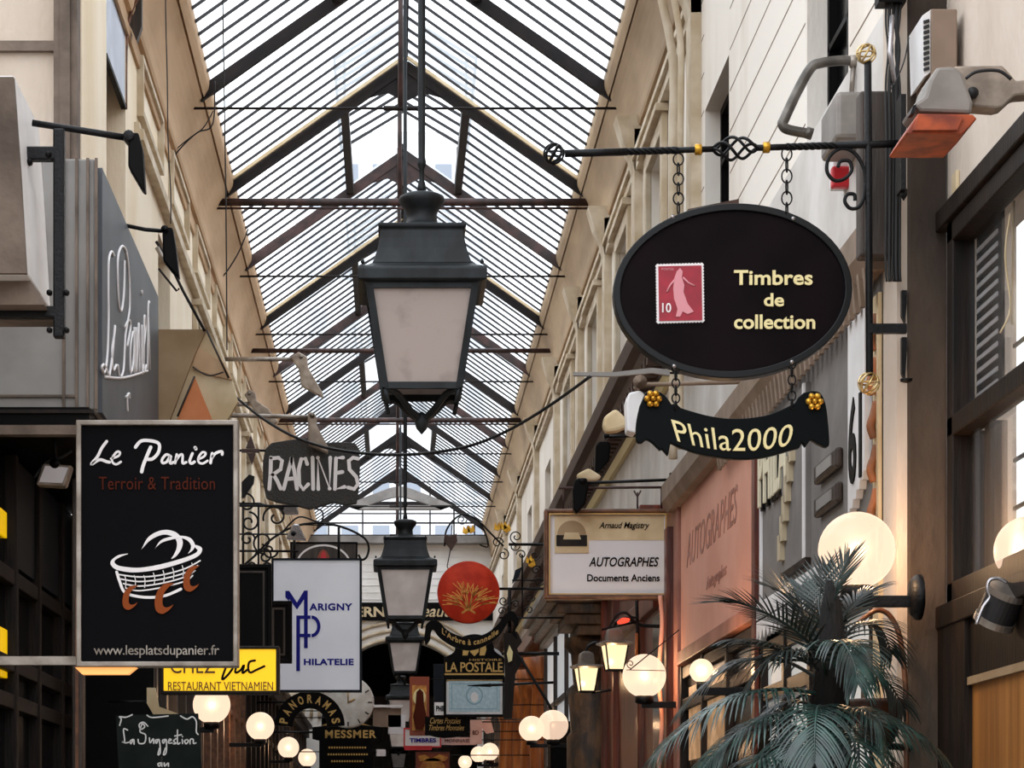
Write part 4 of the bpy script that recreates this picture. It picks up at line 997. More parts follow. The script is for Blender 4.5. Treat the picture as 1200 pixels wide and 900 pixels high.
# left shop fronts
def lfront(lab, y0, y1, z1, m, n, glass='dark', step=.0):
    r = thing('shop_facade', lab, 'shop front', (XL, (y0+y1)/2, FL))
    MB().box(XL-.02, XL+.02+step, y0, y1, FL, z1).build('glass', glass, r)
    b = MB()
    for i in range(n+1):
        y = y0+(y1-y0-.12)*i/n; b.box(XL, XL+.10+step, y, y+.13, FL, z1)
    b.build('pilasters', m, r, bevel=.012)
    b = MB().box(XL, XL+.16+step, y0, y1, z1, z1+.18).box(XL, XL+.22+step, y0, y1, z1+.18, z1+.26).box(XL, XL+.08+step, y0, y1, 1.4, 1.47); b.build('cornice', m, r, bevel=.01)
    return r
lfront('near left shop front with mirror glass and brown uprights under the yellow sign', 18.5, 24, 2.0, 'wood5', 6, 'dark')
lfront('left shop front with orange brown uprights beside the lit globes', 24.1, 31, 2.1, 'wood4', 7, 'greyglass')
lfront('left shop front with dark posts past the PANORAMAS sign', 31.1, 40, 2.1, 'wood3', 8, 'dark')
lfront('far left shop front near the end arch', 40.1, 52.5, 2.1, 'wood5', 9, 'dark')
r = thing('reflective_panel', 'small tilted mirror panel above the chalk menu board', 'mirror', P(195, 820, 17))
MB().slab([(172, 806), (182, 806), (186, 828), (208, 836), (214, 838), (180, 838), (172, 824)], 17, .03).build('plate', 'cream', r)
MB().ptube([(127, 822), (176, 822)], 1.2, 17.02).build('arm', 'wrought', r)

# oval sign bracket
Y = 10.0; SP = Y/F
r = thing('sign_bracket', 'black wrought iron bracket with twisted bar and cage finials carrying the oval sign', 'bracket', P(1060, 170, Y))
b = MB()
by = lambda x: 180-(x-660)*12/402
b.ptube([(662, by(662)), (735, by(735))], 4.6, Y, 8).ptube([(790, by(790)), (838, by(838))], 3.6, Y, 8).ptube([(885, by(885)), (925, by(925))], 3.8, Y, 8).ptube([(980, by(980)), (1062, by(1062))], 4.6, Y, 8)
b.ptube([(734, by(734)), (792, by(790))], 2.2, Y, 8).ptube([(924, by(924)), (984, by(984))], 2.2, Y, 8)
for xa, xb in ((732, 794), (922, 986)):
    for ph in (0, PI/2, PI, 3*PI/2):
        pts = []
        for i in range(49):
            x = xa+(xb-xa)*i/48; t = ph+i/48*2*PI*2.2; c = P(x, by(x), Y); pts.append(c+Vector((0, math.cos(t), math.sin(t)))*2.6*SP)
        b.tube(pts, 1.9*SP, 6)
for ph in range(4):
    pts = []
    for i in range(25):
        u = i/24; x = 836+51*u; t = ph*PI/2+u*PI*1.5; rr = 12*math.sin(PI*u)**.8+1.5; c = P(x, by(x), Y); pts.append(c+Vector((0, math.cos(t), math.sin(t)))*rr*SP)
    b.tube(pts, 1.9*SP, 6)
b.build('twisted_bar', 'wrought', r)
for x in (818, 898): MB().lathe([(6*SP, -4*SP), (6.6*SP, -3*SP), (6.6*SP, 3*SP), (6*SP, 4*SP)], P(x, by(x), Y), 14, 'x').build('gold_collar', 'gold', r)
cage(649, 180, 11.5, Y, 'wrought', r)
b = MB().ptube([(1017, 72), (1019, 440)], 4.4, Y, 10); b.pbox(1019, 379, 1063, 390, Y-.015, .03).pbox(1056, 110, 1062, 222, Y-.05, .1)
b.lathe([(.001, -.035), (.014, -.015), (.014, .01), (.004, .02)], P(1059, 225, Y), 8)
b.build('post', 'wrought', r, bevel=.003)
cage(1015, 63, 11, Y, 'brass', r).name = 'brass_finial'
cage(1018, 449, 12, Y, 'brass', r).name = 'brass_finial'
b = MB().ptube(smooth([(1014, 222), (1013, 200), (1002, 180), (986, 174), (972, 184), (969, 200), (977, 211), (989, 210), (998, 200), (995, 189), (985, 189), (982, 196)], 6), 2.3, Y)
b.ptube(smooth([(1014, 215), (1012, 232), (1006, 243), (996, 244), (990, 236), (993, 228), (1001, 228), (1002, 235)], 6), 2.3, Y)
b.build('scroll', 'wrought', r)
MB().lathe([(.3*SP, 0)]+[(7*SP, 2*SP), (8*SP, 5*SP)], P(1062, 449, Y), 6).build('stud', 'wrought', r)
# oval sign
r = thing('hanging_sign', 'black oval hanging sign lettered Timbres de collection with a red stamp', 'sign', P(859, 240, Y))
ell = lambda k, n=64: [(859+(140*k)*math.cos(2*PI*i/n)+4*math.sin(2*PI*i/n)*0, 340.5+102.5*kk(k)*math.sin(2*PI*i/n)-.02*(140*k)*math.cos(2*PI*i/n)) for i in range(n)]
def kk(k): return k-(1-k)*.38
MB().slab(ell(.945), Y, .05).build('panel', 'ovalp', r)
MB().ring(ell(1), ell(.94), Y-.012, .075).build('rim', 'ovalr', r, bevel=.004)
text('Timbres', 860, 317, 952, 334.5, Y, 'goldt', r, bold=.022, space=1.02, t=.008)
text('de', 895, 344, 918.5, 359.5, Y, 'goldt', r, bold=.022, t=.008)
text('collection', 860, 369, 955, 386, Y, 'goldt', r, bold=.022, t=.008)
st = []
for (xa, ya), (xb, yb), n_ in (((769, 310), (824, 308.5), 15), ((824, 308.5), (825, 377), 19), ((825, 377), (770, 378.5), 15), ((770, 378.5), (769, 310), 19)):
    for i in range(n_*2):
        t = i/(n_*2); nx, ny = (yb-ya), -(xb-xa); L = math.hypot(nx, ny); o_ = 1.0 if i % 2 else -.3
        st.append((xa+(xb-xa)*t+nx/L*o_, ya+(yb-ya)*t+ny/L*o_))
MB().slab(st, Y-.008, .008).build('stamp_paper', 'lettw', r)
MB().slab([(771.5, 312), (822, 311), (823, 375), (772.5, 376)], Y-.012, .004).build('stamp_print', 'red', r)
b = MB()
b.slab([(793, 318), (797, 314), (800, 318), (799, 325), (802, 334), (801, 342), (806, 356), (813, 365), (806, 368), (800, 365), (797, 371), (792, 371), (794, 362), (790, 350), (789, 338), (790, 327)], Y-.016, .004)
b.ptube([(791, 328), (785, 335), (781, 343)], 1.2, Y, dy=-.013).ptube([(800, 326), (806, 332), (814, 336)], 1.1, Y, dy=-.013)
b.build('stamp_figure', 'pink', r)
text('10', 775.5, 356, 786, 367, Y, 'lettw', r, dy=-.012, t=.004, bold=.01)
text('POSTES', 775, 315, 789, 317.5, Y, 'pink', r, dy=-.012, t=.002)
for x, y in ((788.5, 254), (929.5, 256), (790, 429), (928, 424)): MB().lathe([(.001, -.006), (2.4*SP, -.004), (2.4*SP, .01)], P(x, y, Y-.012), 12, 'y').build('eyelet', 'shine', r)
link_chain(795, 181, 250, Y, 'chain', r, 6, 8); link_chain(922, 174, 252, Y, 'chain', r, 6, 8)
# ribbon sign
r = thing('hanging_sign', 'small black ribbon shaped sign lettered Phila2000 with gold flowers', 'sign', P(859, 470, Y))
rb = smooth([(757, 459), (768, 457), (780, 464), (787, 474)], 4)+[(792, 472)]+smooth([(798, 478), (830, 487), (862, 490.5), (900, 486), (932, 472)], 5)+[(935, 466)]+smooth([(942, 460), (953, 458), (962, 461), (968, 475), (971, 500), (972, 520), (968, 524), (960, 521), (950, 515)], 4)+[(944, 524), (940, 518), (937, 525)]+smooth([(925, 528), (895, 536), (862, 538), (825, 533), (800, 525), (786, 519)], 5)+[(783, 534), (776, 526), (774, 528)]+smooth([(765, 519), (758, 515), (752, 519), (746, 516), (746, 495), (750, 475)], 4)
MB().slab(rb, Y, .035).build('ribbon_board', 'ribbon', r, bevel=.005)
def wq(u, v):
    x = 794+131*u; base_ = 533-.0021*(x-868)**2; tl = (x-868)*-.0045
    return (x+tl*v*-24+ (0), base_-4-26*v)
text('Phila2000', 0, 0, 1, 1, Y, 'goldt', r, bold=.0, space=1.03, warp=wq, t=.008)
flower(765, 468, 11, Y, r); flower(954, 471, 11, Y, r)
link_chain(792, 427, 480, Y, 'chain', r, 6, 6); link_chain(928, 422, 478, Y, 'chain', r, 6, 6)
# chimney-like boxes, pipes and floodlight near the pillar
r = thing('junction_box', 'grey metal junction box behind the bracket, above the red alarm box', 'box', (XR, 11.0, 2.7))
a = P(980, 106, 10.9); c_ = P(1036, 162, 10.9)
MB().box(a.x, XR+.1, 10.9, 11.3, c_.z, a.z).build('box', 'floodg', r, bevel=.02)
a2 = P(1010, 108, 10.85)
MB().pbox(1008, 106, 1046, 300, 10.3, .1).build('conduit_box', 'wood5', r, bevel=.01)
r = thing('bent_pipe', 'thick bent grey pipe sticking out of the right wall above the oval sign', 'pipe', P(1000, 80, 11.2))
MB().ptube(smooth([(1003, 72), (985, 71), (962, 74), (950, 80), (934, 108), (920, 138), (917, 146), (924, 152), (950, 157)], 6), 6, 11.2, 12).build('pipe', 'pipeg', r)
MB().ptube([(944, 155), (952, 157.5)], 7, 11.2, 12).build('collar', 'pipeg', r)
MB().ptube([(996, 72), (1003, 72)], 7.5, 11.2, 12).ptube([(1000, 74), (998, 110)], 3, 11.2, 10).build('down_tube', 'steel', r)
r = thing('alarm_box', 'small red and white box behind the iron scroll', 'box', P(995, 205, 11.4))
MB().pbox(976, 176, 1003, 218, 11.4, .1).build('housing', 'white', r, bevel=.01)
MB().pbox(975, 194, 1004, 219, 11.37, .05).build('lens', 'redp', r, bevel=.01)
r = thing('cable_bundle', 'dark bundle of cables and pipes running down beside the pillar', 'cable', (XR-.03, 10.6, 3))
b = MB()
for i, (x, rr) in enumerate(((1042, 2.2), (1046, 1.6), (1050, 2.6), (1054, 1.8), (1038, 1.4))):
    b.ptube(smooth([(x+4, -40), (x, 20), (x+(-4 if i % 2 else 3), 60), (x, 100), (x+1, 170), (x, 300), (x+1, 330)], 5), rr, 10.14, 8)
b.build('cable', 'rubber', r)
MB().ptube([(1046, 18), (1043, 60), (1048, 96)], 3, 10.1, 8).build('silver_duct', 'shine', r)
MB().ptube(smooth([(1065, 44), (1060, 70), (1050, 95), (1043, 105)], 5), .9, 10.05).build('loose_cable', 'rubber', r)
MB().pbox(1030, -60, 1062, 2, 10.1, .09).build('cable_box', 'black', r)
for lb, y0, y1, w_ in (('short black iron peg plate low on the wall strip beside the pillar', 340, 378, 2.4), ('longer black iron peg plate on the wall strip beside the pillar', 395, 445, 2.4)):
    o = MB().slab([(1057, y0), (1063, y0), (1063, y0+15), (1061, y1-6), (1061, y1), (1057, y1-8)], 10.18, .03).build('iron_peg', 'wrought'); tag(o, lb, 'peg')
r = thing('vent_box', 'tan ventilation box with a slotted white side high on the right wall', 'vent', P(1100, 80, 10.0))
b = MB().pbox(1091, 10, 1122, 90, 9.9, .28); b.build('casing', 'soffit', r, bevel=.006)
b = MB().slab([(1081, 18), (1091, 11), (1091, 84), (1083, 90)], 9.91, .26); b.build('side_grille', 'white', r)
b = MB()
for i in range(10):
    y = 24+i*6.2; b.slab([(1082.5, y), (1089, y-2), (1089.5, y+1.2), (1083, y+3.2)], 9.9, .01)
b.build('slots', 'rubber', r)
r = thing('floodlight', 'grey floodlight with an orange rusted shade on a wall arm at the top right', 'lamp', P(1190, 100, 8.60))
MB().slab([(1098, 78), (1119, 77), (1128, 84), (1141, 120), (1139, 133), (1078, 131), (1070, 122), (1084, 112), (1090, 92)], 8.50, .22).build('lamp_head', 'floodg', r, bevel=.012)
MB().slab([(1076, 133), (1140, 134), (1145, 139), (1128, 157), (1064, 157), (1062, 155)], 8.44, .3).build('shade', 'floodo', r, bevel=.004)
MB().slab([(1076, 136), (1129, 136), (1122, 152), (1070, 152)], 8.42, .02).build('lens', 'floodo', r)
MB().slab([(1118, 77), (1175, 76), (1186, 88), (1190, 94), (1240, 90), (1240, 108), (1190, 112), (1176, 125), (1168, 127), (1140, 125), (1128, 108)], 8.58, .09).build('arm', 'lampgrey', r, bevel=.008)
b = MB().ptube(smooth([(1132, 92), (1145, 84), (1170, 83), (1185, 93)], 5), 2, 8.52).lathe([(.001, -.02), (.02, -.015), (.02, 0)], P(1139, 110, 8.57), 10, 'y'); b.build('cable', 'rubber', r)
MB().slab([(1074, 122), (1070, 124), (1067, 133), (1072, 133)], 8.48, .05).build('latch', 'wrought', r)
# right near window and door
X = 2.205
r = thing('window_near', 'dark framed window of the near right wall with slatted reflections', None, (X, 8.6, .93), kind='structure')
MB().box(X+.03, X+.035, 7.2, 10.1, .93, 2.42).build('pane', 'clear', r)
b = MB()
for z in (.93, 1.58, 2.34): b.box(X-.03, X+.06, 7.2, 10.08, z, z+.08)
b.box(X-.03, X+.06, 9.98, 10.08, .93, 2.42).box(X-.02, X+.05, 8.75, 8.85, .93, 2.42)
b.box(X-.05, X, 7.1, 10.2, 2.42, 2.50).box(X-.05, X, 7.1, 10.2, .84, .93)
b.build('window_frame', 'wood3', r, bevel=.006)
b = MB()
for i in range(13):
    z = 1.72+i*.047; b.box(X+.06, X+.065, 9.62, 9.96, z, z+.016)
b.build('reflected_bar_slat', 'signw', r)  # roof bars reflected in the glass, modelled as pale slats
MB().box(X+.07, X+.08, 9.58, 10.0, 1.6, 2.4).build('dark_backing', 'black', r)
MB().box(X+.2, X+.22, 7.2, 9.6, 2.14, 2.42).build('dark_room', 'black', r)
MB().box(X+.2, X+.22, 7.2, 9.6, 1.66, 2.14).build('glowing_backdrop', 'backglow', r)
MB().box(X+.2, X+.22, 7.2, 9.62, .93, 1.58).build('glowing_backdrop', 'backglow', r)
b = MB().box(X+.05, X+.10, 9.62, 9.78, .98, 1.58).box(X+.05, X+.10, 9.86, 9.98, .98, 1.58); b.build('inner_post', 'wood5', r)
b = MB()
for z in (1.15, 1.24, 1.42, 1.85): b.box(X+.12, X+.13, 8.9, 9.62, z, z+.014)
b.build('glazing_bar', 'black', r)
b = MB().ptube(smooth([(1184, 250), (1178, 300), (1184, 360), (1172, 390)], 5), 1.2, 9.3).ptube([(1188, 235), (1186, 380)], 1.5, 9.3)
b.build('hanging_cord', 'cream', r)
r = thing('cupboard_door', 'ochre wooden panel door below the near right window', 'door', (X, 8.6, FL))
MB().box(X-.01, X+.03, 6.2, 9.72, FL, .62).build('panel', 'ochre', r)
MB().box(X-.03, X-.01, 6.2, 9.72, .59, .62).build('top_rail', 'beige', r)
MB().box(X-.04, X+.03, 9.72, 10.2, FL, .84).build('stile', 'wood3', r)
MB().box(X-.02, X+.02, 6.2, 9.72, .62, .84).build('upper_rail', 'wood3', r)
r = thing('bucket_spotlight', 'tilted metal can spotlight with a curved handle at the right edge', 'lamp', P(1180, 715, 9.0))
ax = (P(1165, 728, 9.0)-P(1180, 694, 8.95)).normalized(); c0 = P(1180, 694, 8.95); R_ = 24*9/F
u_ = ax.orthogonal().normalized(); v_ = ax.cross(u_)
def can(rad, a0, a1, m, nm):
    b = MB(); n_ = 28; vs = []
    for a_ in (a0, a1):
        for k in range(n_): vs.append(c0+ax*a_+(u_*math.cos(2*PI*k/n_)+v_*math.sin(2*PI*k/n_))*rad)
    b.add(vs, [tuple(range(n_))[::-1], tuple(range(n_, 2*n_))]+[(k, (k+1) % n_, n_+(k+1) % n_, n_+k) for k in range(n_)]); return b.build(nm, m, r)
can(R_*.96, 0, .11, 'rubber', 'can'); can(R_*1.03, -.012, .012, 'steel', 'front_disc'); can(R_*1.02, .10, .125, 'steel', 'back_rim')
MB().ptube(smooth([(1144, 732), (1152, 712), (1160, 700), (1157, 690), (1160, 680), (1170, 678), (1180, 683)], 5), 2.2, 8.93, 8).build('handle', 'shine', r)
MB().tube([c0+ax*.06, Vector((X, 8.98, c0.z-.06))], .012, 8).build('arm', 'wrought', r)
globe('lit globe lamp at the right edge above the can spotlight', 1205, 645, 40, 9.2, X+.05, None)
o = thing('wall_switch', 'small beige switch plate on the near right wall', 'switch', (2.2, 10.0, 2.45)); a = P(1121, 217, 10.02)
MB().box(2.19, 2.205, 9.98, 10.06, a.z-.05, a.z+.05).build('plate', 'cream', o, bevel=.004)
# globes on the right
GR = 'lit globe lamps along the right shop fronts'
globe('biggest lit globe lamp beside the pillar, behind the palm tip', 1004, 645, 45, 10.0, XR, GR)
MB().lathe([(.001, 0), (.07, .01), (.09, .03), (.09, .05)], P(1064, 700, 10), 16, 'x').build('round_plate', 'wrought', bpy.data.objects['globe_lamp.005'] if 'globe_lamp.005' in bpy.data.objects else None)
globe('lit globe lamp in front of the dark red wood, right of the two lanterns', 755, 792, 25.5, 18, XR, GR)
globe('larger lit globe of the overlapping pair before the orange wood', 648, 850, 18, 26, XR-.2, GR)
globe('smaller lit globe of the overlapping pair, left one', 623, 854, 15, 30.5, XR-.2, GR)
globe('tiny lit globe lamp under the LA POSTALE sign, right of two', 574, 881, 10.5, 43, XR-.1, GR)
globe('tiny lit globe lamp under the LA POSTALE sign, left of two', 561, 884, 9.5, 46, XR-.1, GR)
globe('faint lit globe lamp lowest at the bottom edge near the arch', 545, 893, 8, 49, XR-.1, GR)
globe('warm lit globe lamp glimpsed under the pink fascia', 822, 786, 14, 14.6, XR, GR)
# wall lanterns
def wall_lantern(label, xp, yt, yb, w_, Y):
    r = thing('wall_lantern', label, 'lantern', P(xp, yb, Y), 'lit wall lanterns on the red wood front'); S = Y/F
    H = yb-yt; X_ = P(xp, 0, Y).x; z = lambda p: P(0, yt+H*p, Y).z; q = math.sqrt(2)/2*S*w_
    c = (X_, Y, 0)
    MB().lathe([(.2*q, z(0)), (.5*q, z(.06)), (.55*q, z(.10)), (.62*q, z(.32)), (1.18*q, z(.34)), (1.22*q, z(.38)), (.95*q, z(.42))], c, 4, sm=False, rot=.15).build('hood', 'steel', r)
    MB().lathe([(.84*q, z(.42)), (.56*q, z(.95))], c, 4, sm=False, rot=.15).build('lit_glass', 'warmlight', r)
    bulb((X_, Y, z(.7)), 8, r, .02)
    b = MB().lathe([(.6*q, z(.95)), (.62*q, z(.98)), (.2*q, z(1.0))], c, 4, sm=False, rot=.15)
    for k in range(4):
        t = 2*PI*(k+.5)/4+.15; d = Vector((math.cos(t), math.sin(t), 0)); b.tube([Vector(c)+d*.9*q+Vector((0, 0, z(.4))), Vector(c)+d*.6*q+Vector((0, 0, z(.97)))], .007, 6)
    b.build('frame', 'wrought', r)
    b = MB().tube(smooth([(X_, Y, z(0)), (X_+.02, Y, z(-.12)), (X_+.1, Y, z(-.2)), (X_+.2, Y, z(-.05)), (XR-.02, Y, z(-.02))], 5), .014, 8).tube([(X_+.05, Y, z(1.0)), (XR-.02, Y, z(.9))], .012, 8)
    b.build('arm', 'wrought', r)
wall_lantern('higher and right one of the two small lit wall lanterns', 720, 735, 787, 30, 19.2)
wall_lantern('lower and left one of the two small lit wall lanterns', 687, 763, 812, 27, 23)
r = thing('red_signal_lamp', 'small red glowing lamp in an iron loop above the lit wall lanterns', 'lamp', P(731, 727, 19))
MB().slab(smooth([(724, 728), (730, 724), (738, 725), (736, 729), (726, 731)], 3, True), 19, .05).build('lens', mat('red_glow', '#ff4a30', .4, 0, em=1.0), r)
MB().ptube(smooth([(715, 735), (722, 722), (732, 718), (740, 723), (748, 724)], 5), 1.6, 19).ptube([(705, 738), (745, 729)], 1.4, 19).ptube([(746, 700), (748, 770)], 2.2, 19.05).build('iron_loop', 'wrought', r)
MB().ptube([(746, 742), (746, 772)], 2.2, 19).build('post', 'wood', r)
r = thing('curled_rod', 'thin rod with a curled end crossing the globe before the red wood', 'rod', P(750, 785, 17.8))
MB().ptube([(738, 785), (796, 738)], .8, 17.8).ptube([(734, 785), (779, 786)], .5, 17.8).ptube(spiral(739, 778, 5, 1.2, PI/2, 1), .6, 17.8).build('rod', 'iron', r)
# AUTOGRAPHES sign
Y = 18.75
r = thing('hanging_sign', 'framed pale sign lettered AUTOGRAPHES Documents Anciens', 'sign', P(712, 597, Y))
MB().pbox(642, 600, 782, 698, Y, .06).build('panel', 'signw', r)
MB().frame(638, 596, 786.5, 702, 5, Y-.03, .12).build('frame', 'wood4', r, bevel=.012)
MB().frame(643.5, 601.5, 781, 696.5, 1.2, Y-.036, .02).build('gilt_slip', 'goldd', r)
MB().pbox(650, 604, 778, 633, Y-.004, .004).build('upper_strip', 'cream', r)
MB().pbox(650, 605, 690, 648, Y-.008, .004).build('picture', 'cream', r)
b = MB().slab([(652, 627), (688, 627), (688, 640), (652, 640)], Y-.012, .004); b.build('inkwell_print', 'wood3', r)
MB().slab([(662, 624), (678, 624), (681, 632), (660, 632)], Y-.016, .004).build('paper_print', 'cream', r)
MB().slab(arc(670, 627, 17, 17, 180, 360, 14), Y-.010, .004).build('halo_print', 'beige', r)
text('Arnaud Magistry', 702, 612, 761, 621.5, Y, 'black', r, shear=.35, bold=.01, dy=-.004)
text('AUTOGRAPHES', 690, 653, 772, 664, Y, 'black', r, shear=.25, bold=.015)
text('Documents Anciens', 688, 673, 773, 681.5, Y, 'black', r, bold=.02)
MB().ptube([(782, 604), (790, 604)], 2, Y+.02).ptube([(782, 690), (790, 690)], 2, Y+.02).build('side_stay', 'wrought', r)
# spotlights above it
GS = 'spotlights on arms above the AUTOGRAPHES sign'
r = spot('arm_spotlight', 'black tapered spotlight touching the top edge of the AUTOGRAPHES frame', 18.6, [(791, 562), (740, 564), (684, 566)], [(674, 562), (678, 560), (688, 560), (690, 570), (686, 590), (676, 602), (672, 596), (671, 574)], 1.8, group=GS, pivot=(682, 565))
MB().slab([(675, 556), (690, 548), (706, 558), (700, 563), (678, 563)], 18.7, .08).build('crumpled_shade', 'cream', r, 'crumpled cream shade', .02)
spot('arm_spotlight', 'black spotlight second above the AUTOGRAPHES frame', 20.6, [(759, 510), (735, 511), (712, 512)], [(698, 522), (702, 517), (714, 517), (716, 524), (714, 540), (700, 556), (697, 552)], 1.8, group=GS, pivot=(710, 512))
r = spot('arm_spotlight', 'white square floodlight on a grey rod under the oval sign', 14.25, [(891, 447), (820, 449), (750, 451)], [(734, 470), (737, 460), (750, 457), (756, 462), (753, 480), (745, 508), (735, 505)], 2.6, 'white', 'soffit', GS, .16, (748, 451))
MB().slab([(708, 488), (722, 478), (731, 487), (736, 492), (736, 500), (724, 505), (710, 507), (707, 498)], 14.3, .09).build('crumpled_shade', 'cream', r, 'crumpled cream shade', .02)
r = thing('flag_arm', 'grey flat arm pointing left across the brown cornice under the oval sign', 'rod', P(785, 436, 15.2))
MB().slab([(672, 436), (720, 436), (764, 431), (785, 433), (785, 440), (764, 437), (720, 441), (672, 440)], 15.2, .03).build('blade', 'grey', r)
MB().ptube([(785, 437), (865, 438)], 1.5, 15.22).build('rod', 'iron', r)
r = thing('red_rail', 'thin reddish iron rail just above the AUTOGRAPHES sign', 'rail', P(720, 572, 18.78))
MB().ptube([(655, 572), (787, 571)], 1.6, 18.78).ptube([(775, 570), (775, 596)], 1.1, 18.78).ptube([(660, 572), (660, 597)], 1.0, 18.78).ptube([(747, 577), (747, 596)], 1.2, 18.78).ptube([(743, 575), (747, 583), (751, 575)], 1.2, 18.78).build('rail', 'rediron', r)
MB().pbox(785, 554, 791, 573, 18.6, .06).build('wall_block', 'wrought', r)
# round red sign and banner
Y = 24
r = thing('hanging_sign', 'round red sign with a golden tree drawing', 'sign', P(549, 657, Y))
MB().lathe([(.001, -.005), (.285, -.005), (.292, 0), (.292, .05), (.001, .05)], P(549, 694, Y), 48, 'y').build('disc', 'redd', r)
rnd = random.Random(3); L_ = []
for i in range(15):
    a = math.radians(-165+i*10.7); ln = 22+rnd.random()*12; e = (549+math.cos(a)*ln*1.05, 713+math.sin(a)*ln)
    m1_ = (549+math.cos(a)*ln*.45+rnd.uniform(-2, 2), 713+math.sin(a)*ln*.55)
    L_.append([(549, 716), m1_, e])
    for s_ in (-1, 1): L_.append([m1_, ((m1_[0]+e[0])/2+s_*3, (m1_[1]+e[1])/2), (e[0]+s_*5, e[1]+2)])
strokes(L_, Y, .45, 'tree', r, 'tree_drawing', dy=-.006)
strokes([[(542, 718), (549, 714), (556, 718)]], Y, 1.2, 'tree', r, 'tree_root', dy=-.006)
MB().ptube([(530, 612), (528, 643), (524, 664), (528, 672)], .7, Y+.02).build('hanger', 'wrought', r)
r = thing('banner_sign', 'black curved banner sign with gold letters under the red round sign', 'sign', P(552, 750, Y-.1)); Y2 = Y-.1
MB().ptube([(597, 735), (597, 742)], 2.2, Y).build('hanger', 'wrought', r)
up = smooth([(499, 732), (505, 727), (514, 728), (524, 738), (538, 745), (553, 747), (570, 742), (583, 732), (592, 720), (600, 716), (606, 722), (607, 732)], 4)
dn = smooth([(600, 742), (606, 748), (603, 739), (602, 730), (598, 726), (594, 731), (585, 745), (570, 756), (552, 762), (534, 759), (516, 748), (508, 738), (505, 742), (504, 750), (499, 756), (497, 748)], 4)
MB().slab(up+dn, Y2, .04).build('board', 'black', r, bevel=.003)
text("L'Arbre à cannelle", 0, 0, 1, 1, Y2, 'goldd', r, bold=.02, space=1.1, warp=lambda u, v: (518+66*u, 757-.0125*(518+66*u-551)**2+ (2 if u < .5 else 0)*0-7*v-1))
r = thing('scroll_bracket', 'ornate black scroll bracket with gold leaves right of the red round sign', 'bracket', P(600, 650, Y))
b = MB(); Yb = Y+.02
b.ptube([(584, 690), (718, 690)], 1.7, Yb).ptube([(596, 638), (718, 638)], 1.8, Yb).ptube([(597, 690), (597, 740)], 2.2, Yb).ptube([(612, 650), (612, 690)], 1.2, Yb).ptube([(585, 724), (660, 724)], 1.3, Yb).ptube([(600, 680), (640, 680)], .9, Yb).ptube([(612, 690), (612, 724)], 1.0, Yb)
b.ptube(smooth([(521, 640), (523, 622), (533, 608), (545, 603), (560, 610), (575, 625), (590, 640)], 6), 1.2, Yb).ptube(smooth([(562, 612), (569, 625), (572, 640), (566, 640), (562, 638)], 5), .9, Yb)
for q in (spiral(605, 629, 8, 1.4, PI/2, 1), spiral(590, 650, 7, 1.3, -PI/2, 1), spiral(583, 636, 7, 1.2, 0, -1), spiral(627, 651, 6, 1.3, 0, 1), spiral(628, 668, 6, 1.3, 0, -1), spiral(611, 650, 6, 1.2, PI, 1), spiral(541, 609, 6, 1.3, 0, 1), spiral(632, 681, 6, 1.2, 0, 1), spiral(590, 704, 6, 1.3, 0, 1), spiral(588, 716, 5, 1.2, 0, -1), spiral(604, 708, 5, 1.2, PI, 1), spiral(621, 700, 6, 1.3, 0, 1), spiral(620, 715, 5, 1.3, PI, 1), spiral(603, 640, 6, 1.1, 0, 1)):
    b.ptube(q, .75, Yb, 5)
b.build('scrollwork', 'wrought', r)
b = MB()
for x, y in ((546, 621), (552, 620), (583, 617), (590, 616), (594, 619), (623, 660), (620, 656)): b.slab([(x-4, y+3), (x-3, y-5), (x, y-1), (x+2, y-6), (x+5, y+2), (x, y+5)], Yb-.02, .03)
b.build('gold_leaf', 'gold', r)
MB().slab([(521, 625), (525, 628), (530, 628), (535, 625), (536, 634), (529, 645), (521, 634)], Yb-.05, .05).build('pendant', 'brownc', r)
MB().slab([(604, 668), (612, 664), (608, 676), (600, 684)], Yb-.08, .06).build('lamp_head', 'bluedark', r)
# LA POSTALE
Y = 30.5
r = thing('hanging_sign', 'black shaped sign lettered LA POSTALE above a framed banknote print', 'sign', P(556, 740, Y))
MB().ptube([(588, 766), (664, 766)], 2, Y+.03).build('support_bar', 'wrought', r)
MB().slab([(520, 799), (520, 771)]+smooth([(521, 770), (532, 764), (534, 754), (540, 747), (556, 743), (572, 747), (578, 755), (580, 763), (590, 770)], 4)+[(591, 772), (591, 799)], Y, .06).build('board', 'black', r, bevel=.004)
text('LA POSTALE', 522, 776, 589, 787.5, Y, 'goldd', r, bold=.012, space=.95)
text('HISTOIRE', 550, 772, 588, 774.5, Y, 'goldd', r)
MB().pbox(521, 789, 591, 791, Y-.01, .02).pbox(521, 796.5, 591, 797.5, Y-.01, .02).build('gold_line', 'goldd', r)
b = MB()
for x, y in ((546, 758), (566, 758)): b.slab([(x-4, y+10), (x-3, y-2), (x-1, y-5), (x+3, y-3), (x+4, y+3), (x+2, y+10)], Y-.006, .006)
b.slab([(551, 755), (561, 755), (561, 764), (556, 769), (551, 764)], Y-.006, .006); b.build('crest', 'goldd', r)
MB().frame(520, 793, 592, 840, 3, Y-.02, .1).build('frame', 'black', r, bevel=.004)
MB().pbox(522, 795, 590, 838, Y, .05).build('mount', 'white', r)
MB().pbox(526, 798, 586, 834, Y-.006, .006).build('banknote', 'note', r)
MB().frame(529, 801, 583, 831, .7, Y-.009, .003).ring(arc(556, 815, 10, 11, 0, 345, 22), arc(556, 815, 8.5, 9.5, 0, 345, 22), Y-.009, .003).build('banknote_print', 'note2', r)
MB().slab(arc(556, 817, 4.5, 6, 0, 345, 14), Y-.010, .003).build('portrait', 'white', r)
